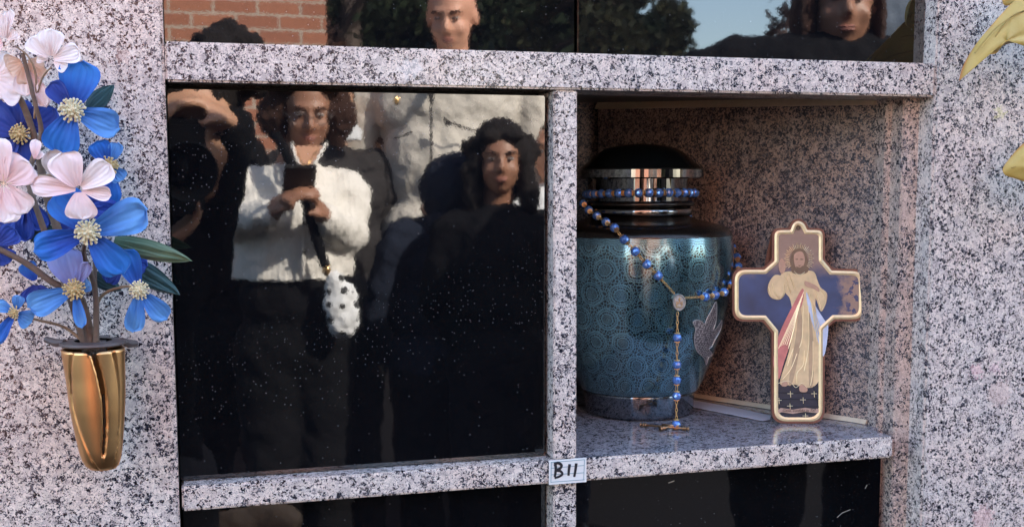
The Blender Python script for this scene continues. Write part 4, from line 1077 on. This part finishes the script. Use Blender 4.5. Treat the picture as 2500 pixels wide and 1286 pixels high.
def hand_items(wr, d, nrm_, side, k=1.0, curl=.5):
    """wrist, pointing direction, palm normal; fingers curl toward the palm normal"""
    d = d.normalized(); n = (nrm_-d*nrm_.dot(d)).normalized(); s = d.cross(n)*side
    it = []
    pc = wr+d*.045*k
    it += [('c', wr, .024*k, wr+d*.03*k, .026*k)]
    for j in range(4):
        off = (j-1.5)*.0205*k; L = (.040, .046, .043, .034)[j]*k
        kb = wr+d*.083*k+s*off-n*.004
        it.append(('c', wr+d*.02*k+s*off*.5, .015*k, kb, .0105*k))
        a1 = curl*1.0; p1 = kb+(d*math.cos(a1)+n*math.sin(a1))*L; a2 = curl*2.2; p2 = p1+(d*math.cos(a2)+n*math.sin(a2))*L*.68; a3 = curl*3.0; p3 = p2+(d*math.cos(a3)+n*math.sin(a3))*L*.5
        it += [('c', kb, .0095*k, p1, .0088*k), ('c', p1, .0088*k, p2, .0080*k), ('c', p2, .0080*k, p3, .0068*k)]
    tb = wr+d*.025*k-s*.026*k; t1 = tb+(d*.75-s*.5+n*.3).normalized()*.042*k; t2 = t1+(d*.8+n*.6).normalized()*.03*k
    it += [('c', wr+d*.01*k-s*.012*k, .015*k, tb, .013*k), ('c', tb, .0125*k, t1, .0105*k), ('c', t1, .0105*k, t2, .0085*k)]
    return it
def person(label, Hc, head=1.0, heading=0, hyaw=0, hpitch=0, hair='short', skin=S_TAN, hairm=H_BLACK, top=C_BLACK, low=C_BLACK, armL=None, armR=None, width=1.0, voxel=.009, depth=1.0, sleeve=1.0, face=True, lumps=.012, lean=0, skirt=False, sh=.815, off=0.0, hem=None, xhair=()):
    """armL is the arm on the left of the mirrored picture (-x). arms: (elbow, wrist, hand_dir, palm_normal) in world space"""
    Hc = Vector(Hc); T = Hc.z-GROUND+.125*head
    base = Vector((Hc.x+off, Hc.y-.02*head, GROUND)); root = empty('person', tuple(base), label, 'person')
    Mb = rotz(heading); Mh = rotz(heading+hyaw) @ Matrix.Rotation(-hpitch, 3, 'X')
    def bp(x, y, z): return base + Mb @ Vector((x*T*width, y*T*depth, 0)) + Vector((0, 0, z*T))
    def hp(x, y, z): return Hc + Mh @ (Vector((x, y, z))*head)
    E3 = lambda x, y, z, a, b, c: ('e', hp(x, y, z), (a*head, b*head, c*head), Mh)
    body = [E3(0, -.012, .030, .074, .092, .090), E3(0, .025, -.035, .059, .062, .074), E3(0, .052, -.088, .026, .024, .020), E3(0, .012, -.06, .050, .05, .045),
            ('c', hp(0, .084, .012), .008*head, hp(0, .103, -.026), .0125*head), E3(0, .086, -.032, .019, .012, .009), E3(0, .068, .026, .050, .022, .011),
            E3(-.034, .060, -.032, .022, .022, .024), E3(.034, .060, -.032, .022, .022, .024), E3(0, .079, -.060, .026, .013, .011), E3(-.075, -.006, -.010, .009, .016, .030), E3(.075, -.006, -.010, .009, .016, .030)]
    shz = sh
    nb = bp(0, -.012, shz+.01)
    body.append(('c', hp(0, -.015, -.06), .047*head, nb, .055*head))
    hipz, kz, az = .50, .275, .045
    tors = [('e', bp(0, 0, shz-.07), (.105*T*width, .065*T*depth, .09*T)), ('e', bp(0, .002, shz-.17), (.088*T*width, .062*T*depth, .11*T)), ('e', bp(0, -.002, hipz+.03), (.095*T*width, .068*T*depth, .075*T)),
            ('c', bp(-.098, -.005, shz-.025), .036*T, bp(.098, -.005, shz-.025), .036*T), ('c', nb, .05*head, bp(0, 0, shz-.05), .06*T)]
    legs = []
    for s in (-1, 1):
        legs += [('c', bp(s*.048, 0, hipz), .055*T, bp(s*.052, .004, kz), .036*T), ('c', bp(s*.052, .004, kz), .036*T, bp(s*.054, -.006, az), .025*T)]
    feet = []
    for s in (-1, 1): feet += [('c', bp(s*.054, -.012, .024), .026*T, bp(s*.060, .085, .016), .018*T)]
    arms, sleeves, hands = [], [], []
    for s, A in ((-1, armL), (1, armR)):
        sp_ = bp(s*.118, -.005, shz-.03)
        if A is None:
            fb = 1 if math.cos(heading) > 0 else -1; el, wr, hd, pn = bp(s*.145, -.035*fb, .63), bp(s*.06, -.085*fb, .52), Vector((-s*fb, -.1, -.3)), Vector((0, -1, 0))
        else: el, wr, hd, pn = A
        el, wr = Vector(el), Vector(wr)
        arms += [('c', sp_, .030*T, el, .025*T), ('c', el, .025*T, wr, .017*T)]
        we = el.lerp(wr, sleeve)
        sleeves += [('c', sp_, .038*T, el, .032*T), ('c', el, .032*T, we, .026*T)]
        hands += hand_items(wr, Vector(hd), Vector(pn), s, k=head)
    bodyo = blob('body', body+tors+legs+feet+arms+hands, voxel, skin, root, smooth=4)
    # clothing follows the body
    tt = [('e', i[1], tuple(v*1.13+.006 for v in i[2])) if i[0] == 'e' else ('c', i[1], i[2]*1.16+.006, i[3], i[4]*1.16+.006) for i in tors[:4]]
    if hem: tt += [('e', i[1], tuple(v*1.27+.008 for v in i[2])) for i in tors[1:3]]
    blob('coat' if top in (C_BLACK, C_NAVY, C_CHAR) else 'jacket', tt+sleeves, .012, top, root, smooth=5, lump=lumps, lump_scale=16, cut=hem)
    ll = [('c', i[1], i[2]*1.13+.008, i[3], i[4]*1.2+.010) for i in legs]+[('e', bp(0, -.002, hipz+.005), (.109*T*width, .084*T*depth, .08*T))]
    if hem: ll.append(('e', bp(0, 0, hipz+.09), (.107*T*width, .082*T*depth, .11*T)))
    if skirt: ll.append(('c', bp(0, 0, hipz), .10*T, bp(0, 0, .2), .12*T))
    blob('trousers', ll, .014, low, root, smooth=5, lump=lumps, lump_scale=12)
    for s in (0, 1): blob('shoe', [('c', i[1]+Vector((0, 0, .002)), i[2]*1.12, i[3], i[4]*1.15) for i in feet[s:s+1]], .009, C_SHOE, root, smooth=3)
    if face:
        for s in (-1, 1):
            bm = B(); ellipsoid(bm, hp(s*.030, .077, .004), (.0120*head, .007*head, .0042*head), Mh, 2); put('eye', bm, M_EYEW, root, smooth=True)
            bm = B(); ellipsoid(bm, hp(s*.030, .0825, .003), (.0062*head, .004*head, .0040*head), Mh, 2); put('iris', bm, M_EYE, root, smooth=True)
            bm = B(); tube(bm, [hp(s*.012, .088, .020), hp(s*.030, .089, .027), hp(s*.048, .078, .021)], [.0025*head, .0038*head, .002*head], 6); put('eyebrow', bm, hairm, root, smooth=True)
        bm = B(); ellipsoid(bm, hp(0, .088, -.0575), (.021*head, .008*head, .0042*head), Mh, 2); ellipsoid(bm, hp(0, .088, -.064), (.018*head, .008*head, .005*head), Mh, 2); put('lips', bm, M_LIPS, root, smooth=True)
    hh = []; rnd = random.Random(len(label)*7+3)
    def curls(n, f, r0, r1):
        for k in range(n):
            p = f(rnd)
            if p is not None: r = rnd.uniform(r0, r1); hh.append(E3(*p, r, r, r*1.1))
    lump_h, ls = .008, 60
    if hair == 'short': hh += [E3(0, -.024, .045, .082, .094, .084), E3(0, -.06, 0, .074, .05, .07)]
    if hair == 'curly':
        hh += [E3(0, -.030, .050, .088, .094, .088), E3(0, -.07, -.02, .08, .06, .09)]
        for s in (-1, 1): hh += [E3(s*.088, -.006, -.01, .034, .05, .085), E3(s*.108, -.01, -.02, .036, .05, .06), E3(s*.06, .04, .085, .04, .035, .028)]
        curls(70, lambda r: (lambda a, e: (math.cos(a)*.105*e, -.03+math.sin(a)*.07, rnd.uniform(-.10, .11)))(r.uniform(-.3, PI+.3) if False else r.uniform(0, 2*PI), 1) if True else None, .016, .030)
        hh[:] = [h for h in hh if not ((Mh.transposed() @ (h[1]-Hc)).y > .035*head and abs((Mh.transposed() @ (h[1]-Hc)).x) < .075*head and (Mh.transposed() @ (h[1]-Hc)).z < .07*head)]
    if hair == 'straight':
        hh += [E3(0, -.024, .045, .088, .098, .088), E3(0, -.06, -.05, .09, .05, .13), E3(-.088, .02, -.05, .03, .05, .12), E3(.085, -.01, -.05, .014, .04, .11)]; lump_h = .003
    if hair == 'long':
        hh += [E3(0, -.024, .045, .086, .096, .086), E3(0, -.07, -.05, .085, .05, .12)]
        for s in (-1, 1): hh += [E3(s*.078, .005, -.02, .022, .042, .085), E3(s*.088, .0, -.10, .030, .048, .09), E3(s*.04, .062, .075, .035, .025, .020)]
        for k in range(24):
            s = rnd.choice((-1, 1)); hh.append(E3(s*rnd.uniform(.08, .12), rnd.uniform(-.05, .03), rnd.uniform(-.17, .06), .018, .02, .03))
    if hair == 'fluffy':
        hh += [E3(0, -.03, .060, .098, .10, .094), E3(0, -.07, 0, .09, .06, .09)]
        for k in range(30): a = rnd.uniform(.3, PI-.3); hh.append(E3(math.cos(a)*.10, rnd.uniform(-.1, .05), .05+math.sin(a)*.09, .022, .022, .022))
    if hair == 'hood':
        hh += [E3(0, -.035, .03, .108, .105, .112), E3(0, -.05, -.08, .11, .08, .07)]; lump_h = .006
    if hair == 'fringe':
        hh += [E3(0, -.05, .0, .078, .07, .06)]
    for p_, r_ in xhair: hh.append(('e', p_, (r_, r_, r_)))
    if hh: blob('hood' if hair == 'hood' else 'hair', hh, .008 if hair != 'hood' else .01, hairm, root, smooth=2, lump=lump_h*head, lump_scale=ls)
    return root, hp, bp, T

PX = lambda Y: (abs(Y)+.8857)/math.cos(YAW)/FPX   # metres per survey pixel in the mirror world
# 1 photographer with the camera raised
HP = seen(462, 316, -1.115)
lensF = CAMP-FW*.016
grip = lensF-FW*.10
prt = RT; pup = UP
armR = (grip+prt*.088-pup*.20-FW*.13, grip+prt*.112+pup*.060-FW*.05, (-prt*.9+pup*.42+FW*.25), -pup*1.0+FW*.1)
armL = (grip-prt*.17-pup*.28-FW*.05, grip-prt*.075-pup*.135-FW*.03, (prt*.95+pup*.25+FW*.12), pup*1.0)
r_, hp, bp, T1 = person('person in black holding a large black camera up to the face', HP, 1.05, heading=-.20, hpitch=.15, hair='fluffy', skin=S_TAN, hairm=H_BLACK, top=C_BLACK, low=C_CHAR, armL=armL, armR=armR, lumps=.01, width=.80, off=-.125, skirt=True, xhair=[(seen(556, 98, -1.2, True), .038), (seen(604, 112, -1.2, True), .028), (seen(520, 118, -1.17, True), .036)])
bm = B(); ellipsoid(bm, hp(.081, .0, -.045), (.005, .004, .006)); put('earring', bm, M_GOLD, r_, smooth=True)
camo = empty('camera', tuple(grip), 'large black camera with round lens hood held by the person in black', 'camera')
M_CAMB = flat('camera_black', (.012, .012, .012), .5); M_RUB = flat('rubber_black', (.008, .008, .008), .8)
def oriented(bm, o, ux, uy, uz):
    for v in bm.verts: v.co = o+ux*v.co.x+uy*v.co.y+uz*v.co.z
bm = B(); box(bm, -.048, .050, -.035, .03, -.078, .074); oriented(bm, grip-FW*.01, RT, FW, UP); put('camera_body', bm, M_CAMB, camo, bevel=.008)
bm = B(); box(bm, -.068, -.046, -.03, .03, -.028, .028); oriented(bm, grip-FW*.01, RT, FW, UP); put('viewfinder', bm, M_CAMB, camo, bevel=.008)
bm = B(); lathe(bm, [(.034, 0), (.036, .03), (.038, .045), (.037, .055), (.045, .088), (.047, .098), (.044, .098), (.036, .06), (.030, .058), (.030, .02)], 0, 0, 48, uv=False, cap=False); 
for v in bm.verts: v.co = grip-FW*.005+RT*v.co.x+UP*v.co.y+FW*v.co.z
put('lens_barrel', bm, M_RUB, camo, smooth=True)
bm = B(); lathe(bm, [(.0001, .056), (.012, .0555), (.031, .050)], 0, 0, 40, uv=False, cap=False)
for v in bm.verts: v.co = grip-FW*.005+RT*v.co.x+UP*v.co.y+FW*v.co.z
put('lens_glass', bm, flat('lens_glass', (.01, .008, .02), .03), camo, smooth=True)

# tan satchel at the hip
stc = seen(610, 1322, -1.22, True); sat = empty('satchel', tuple(stc), 'tan satchel hanging low at the hip of the person holding the camera', 'bag')
C_TAN = clothm('tan_canvas', (.36, .24, .15))
blob('satchel_body', [('c', stc+Vector((-.075, 0, .03)), .030, stc+Vector((.066, 0, .034)), .034), ('c', stc+Vector((-.07, 0, -.05)), .034, stc+Vector((.062, 0, -.05)), .036), ('e', stc, (.09, .034, .07))], .006, C_TAN, sat, smooth=4, lump=.006, lump_scale=20)
bm = B(); tube(bm, catmull([stc+Vector((-.07, .01, .05)), stc+Vector((-.11, .03, .25)), stc+Vector((-.16, .03, .42))], 6), .009, 6); put('strap', bm, C_BLACK, sat, smooth=True)

# 2 woman in the white cardigan
YW = -2.40; HW = seen(750, 268, YW)
kz_ = lambda x, y, d=0: seen(x, y, YW+d)
armL = (kz_(552, 540, .03), kz_(664, 520, .19), Vector((.45, .50, .62)), Vector((.9, .3, -.1)))
armR = (kz_(856, 580, .03), kz_(792, 530, .19), Vector((-.45, .50, .62)), Vector((-.9, .3, -.1)))
rw, hp, bp, T2 = person('person with curly hair and glasses in a white cardigan looking down at a phone', HW, .98, hpitch=.28, hair='curly', skin=S_BROWN, hairm=H_BROWN, top=C_WHITE, low=C_BLACK, armL=armL, armR=armR, voxel=.008, sleeve=.93, lumps=.012, width=.93, depth=1.0, sh=.80, off=-.045, hem=kz_(690, 686, .1).z)
bm = B()
for s in (-1, 1): tube(bm, [hp(s*.034+.023*math.cos(t), .101, .000+.019*math.sin(t)) for t in [2*PI*k/20 for k in range(20)]], .0009, 6, closed=True)
tube(bm, [hp(-.011, .102, .004), hp(.011, .102, .004)], .0012, 6)
for s in (-1, 1): tube(bm, [hp(s*.057, .100, .004), hp(s*.08, .02, .004)], .0012, 6)
put('glasses', bm, flat('glasses_wire', (.25, .2, .18), .3, .8), rw, smooth=True)
def chest(x, y, d=.0): return kz_(x, y, d)
YF = .118
q6 = [chest(716, 356, YF-.045), chest(790, 356, YF-.045), chest(770, 392, YF), chest(744, 428, YF+.012), chest(728, 392, YF)]
bm = B(); prism(bm, q6, Vector((0, -.02, 0))); put('neckline', bm, S_TAN, rw)
for a in ([(712, 350, -.05), (724, 390, .004), (744, 432, .016), (742, 560, .03), (740, 678, .02)], [(796, 350, -.05), (772, 392, .004), (746, 430, .016)]):
    bm = B(); tube(bm, catmull([chest(x, y, YF+d) for x, y, d in a], 5), .0045, 8); put('placket', bm, C_WHITE, rw, smooth=True)
for y in (470, 545, 615): 
    bm = B(); ellipsoid(bm, chest(744, y, YF+.042), (.006, .004, .006)); put('button', bm, M_CAMB, rw, smooth=True)
bm = B(); tube(bm, catmull([chest(724, 366, YF-.02), chest(738, 396, YF+.014), chest(746, 402, YF+.016), chest(756, 394, YF+.014), chest(776, 366, YF-.02)], 5), .0016, 5); ellipsoid(bm, chest(744, 408, YF+.018), (.007, .003, .010)); put('necklace', bm, M_GOLD, rw, smooth=True)
ph = empty('phone', tuple(kz_(735, 445, .27)), 'dark phone held in both hands by the person in the white cardigan', 'phone')
pf = Vector((.02, .62, -.78)).normalized(); pu = Vector((0, .78, .62)).normalized(); px_ = pu.cross(pf).normalized()*-1
bm = B(); box(bm, -.042, .042, -.005, .005, -.075, .075); oriented(bm, kz_(730, 446, .27), px_, pf, pu); put('case', bm, M_CAMB, ph, bevel=.004)
bm = B()
for a, b in ((-.022, .055), (-.022, .035)): lathe(bm, [(.008, 0), (.008, .002), (.0001, .002)], 0, 0, 16, uv=False, cap=False)
put('camera_lens', bm, M_CAMB, ph) if False else bm.free()
bag = empty('shoulder_bag', tuple(kz_(838, 740, .16)), 'white pouch with black dots hanging on a black strap from the white cardigan shoulder', 'bag')
bm = B(); sp3 = catmull([kz_(668, 326, -.02), kz_(686, 352, .09), kz_(706, 390, .13), kz_(728, 440, .16), kz_(752, 510, .17), kz_(772, 580, .17), kz_(794, 650, .16)], 5)
tube(bm, sp3, .015, 8); 
put('strap', bm, C_BLACK, bag, smooth=True)
bm = B(); ellipsoid(bm, kz_(797, 660, .165), (.012, .008, .016)); put('clasp', bm, M_GOLD, bag, smooth=True)
q = NT('dotted_fabric'); vo = q.n('TexVoronoi', i_Vector=q.pos(), i_Scale=26.0, i_Randomness=.35); q.set(Base_Color=q.mix(q.math('LESS_THAN', vo.outputs['Distance'], .30), (.76, .76, .76), (.02, .02, .02)), Roughness=.8)
blob('pouch', [('e', kz_(818, 695, .16), (.030, .022, .045)), ('e', kz_(832, 735, .16), (.046, .026, .060)), ('e', kz_(838, 775, .16), (.050, .030, .058))], .006, q.m, bag, smooth=6, lump=.008, lump_scale=30)
bm = B(); tube(bm, [kz_(858, 700, .15), kz_(868, 722, .15), kz_(862, 738, .15)], [.006, .009, .004], 6); put('tassel', bm, C_SHIRT, bag, smooth=True)

# 3 man half hidden behind her
r3, hp3, bp3, _t = person('person in a dark suit and white collar mostly hidden behind the white cardigan', seen(808, 262, -2.95), 1.05, hyaw=-.2, hair='short', skin=S_TAN, top=C_CHAR, low=C_BLACK, width=1.05, face=False)
bm = B(); prism(bm, [seen(x, y, -2.84) for x, y in ((846, 300), (858, 286), (882, 322), (880, 342), (852, 336), (834, 348))], Vector((0, .02, 0))); put('collar', bm, C_SHIRT, r3)

# 4 tall bald man in the beige jacket
YM = -2.95; HM = seen(1103, 38, YM, True)
rm, hpm, bpm, TM = person('tall bald person in an open-collared beige work jacket looking down', HM, 1.10, heading=.08, hyaw=.35, hpitch=.30, hair='none', skin=S_FAIR, hairm=H_BROWN, top=C_BEIGE, low=C_BLACK, width=1.12, sh=.835, lumps=.009)
def mj(x, y, d=.0): return seen(x, y, YM+.175+d)
bm = B(); prism(bm, [mj(1040, 200, -.05), mj(1064, 200, -.05), mj(1052, 262, .0)], Vector((0, .02, 0))); put('undershirt', bm, C_CHAR, rm)
bm = B(); tube(bm, catmull([mj(1052, 262), mj(1053, 330, .01), mj(1052, 420, .01), mj(1048, 560, .0)], 4), .004, 6); put('zip', bm, C_CHAR, rm, smooth=True)
for a, b in (((1092, 296), (1172, 322)), ((962, 338), (1006, 322))):
    bm = B(); tube(bm, [mj(*a, .008), mj((a[0]+b[0])/2, (a[1]+b[1])/2+3, .012), mj(*b, .0)], .0035, 6); put('pocket_flap', bm, C_CHAR, rm, smooth=True)
bm = B(); prism(bm, [mj(1082, 284, .004), mj(1094, 296, .004), mj(1104, 308, .004), mj(1086, 306, .004)], Vector((0, .006, 0))); put('pen', bm, C_CHAR, rm)
bm = B(); ellipsoid(bm, mj(968, 247, .0), (.010, .004, .014)); put('badge', bm, M_GOLD, rm, smooth=True)

# 5 person in a hood, back turned
r5, *_ = person('person in a dark navy hooded coat stooping between the bald person and the girl', seen(1092, 486, -2.5), 1.0, heading=2.7, hair='hood', skin=S_TAN, hairm=C_NAVY, top=C_NAVY, low=C_BLACK, face=False, width=1.12, depth=1.2, sh=.84, off=-.02)
# 6 girl with long dark hair
r6, *_ = person('person with long dark hair and black coat watching from beside the beige jacket', seen(1221, 388, -2.30), .90, hyaw=.22, hpitch=.05, hair='long', skin=S_BROWN, hairm=H_BLACK, top=C_BLACK, low=C_BLACK, sh=.80, width=.90)
# 7 person behind her at the edge
r7, hp7, *_ = person('person in a white shirt half cut off at the right edge behind the dark-haired girl', seen(1352, 372, -2.95), 1.0, hyaw=.5, hair='short', skin=S_FAIR, hairm=H_BLACK, top=C_SHIRT, low=C_NAVY)
# 8 face in the upper right front
r8, *_ = person('person in a black coat with dark hair whose face fills the upper right front', seen(2056, 2, -1.52, True), 1.05, heading=.1, hyaw=.30, hpitch=.12, hair='straight', skin=S_BROWN, hairm=H_BROWN, top=C_BLACK, low=C_BLACK, width=1.48, sh=.862)
# 9 grey-blue jacket behind 8
r9, *_ = person('person in a grey blue jacket standing behind the black coat at far right', seen(2225, -190, -2.05, True), 1.0, hair='short', skin=S_TAN, hairm=H_BLACK, top=C_GREYB, low=C_BLACK)
# 10 small mourner behind
r10, *_ = person('person in black half hidden between the camera holder and the white cardigan', seen(566, 425, -2.85), 1.0, hair='hood', skin=S_BROWN, hairm=C_BLACK, heading=2.9, top=C_BLACK, low=C_BLACK, face=False, width=1.1)
# ------------------------------------------------------------------ far red lamp
lp0 = seen(1297, 253, -5.6); lamp = empty('warning_lamp', (lp0.x, lp0.y, GROUND), 'small lit red lamp on a dark post far behind the dark-haired girl', 'lamp')
bm = B(); tube(bm, [(lp0.x, lp0.y-.03, GROUND), (lp0.x, lp0.y-.03, lp0.z+.05)], .025, 10); put('post', bm, M_CAMB, lamp)
q = NT('red_lamp'); q.set(Base_Color=(.8, .02, .01, 1)); q.bs.inputs['Emission Color'].default_value = (1, .03, .01, 1); q.bs.inputs['Emission Strength'].default_value = 4.0
bm = B(); ellipsoid(bm, lp0, (.028, .02, .028)); put('lens', bm, q.m, lamp, smooth=True)
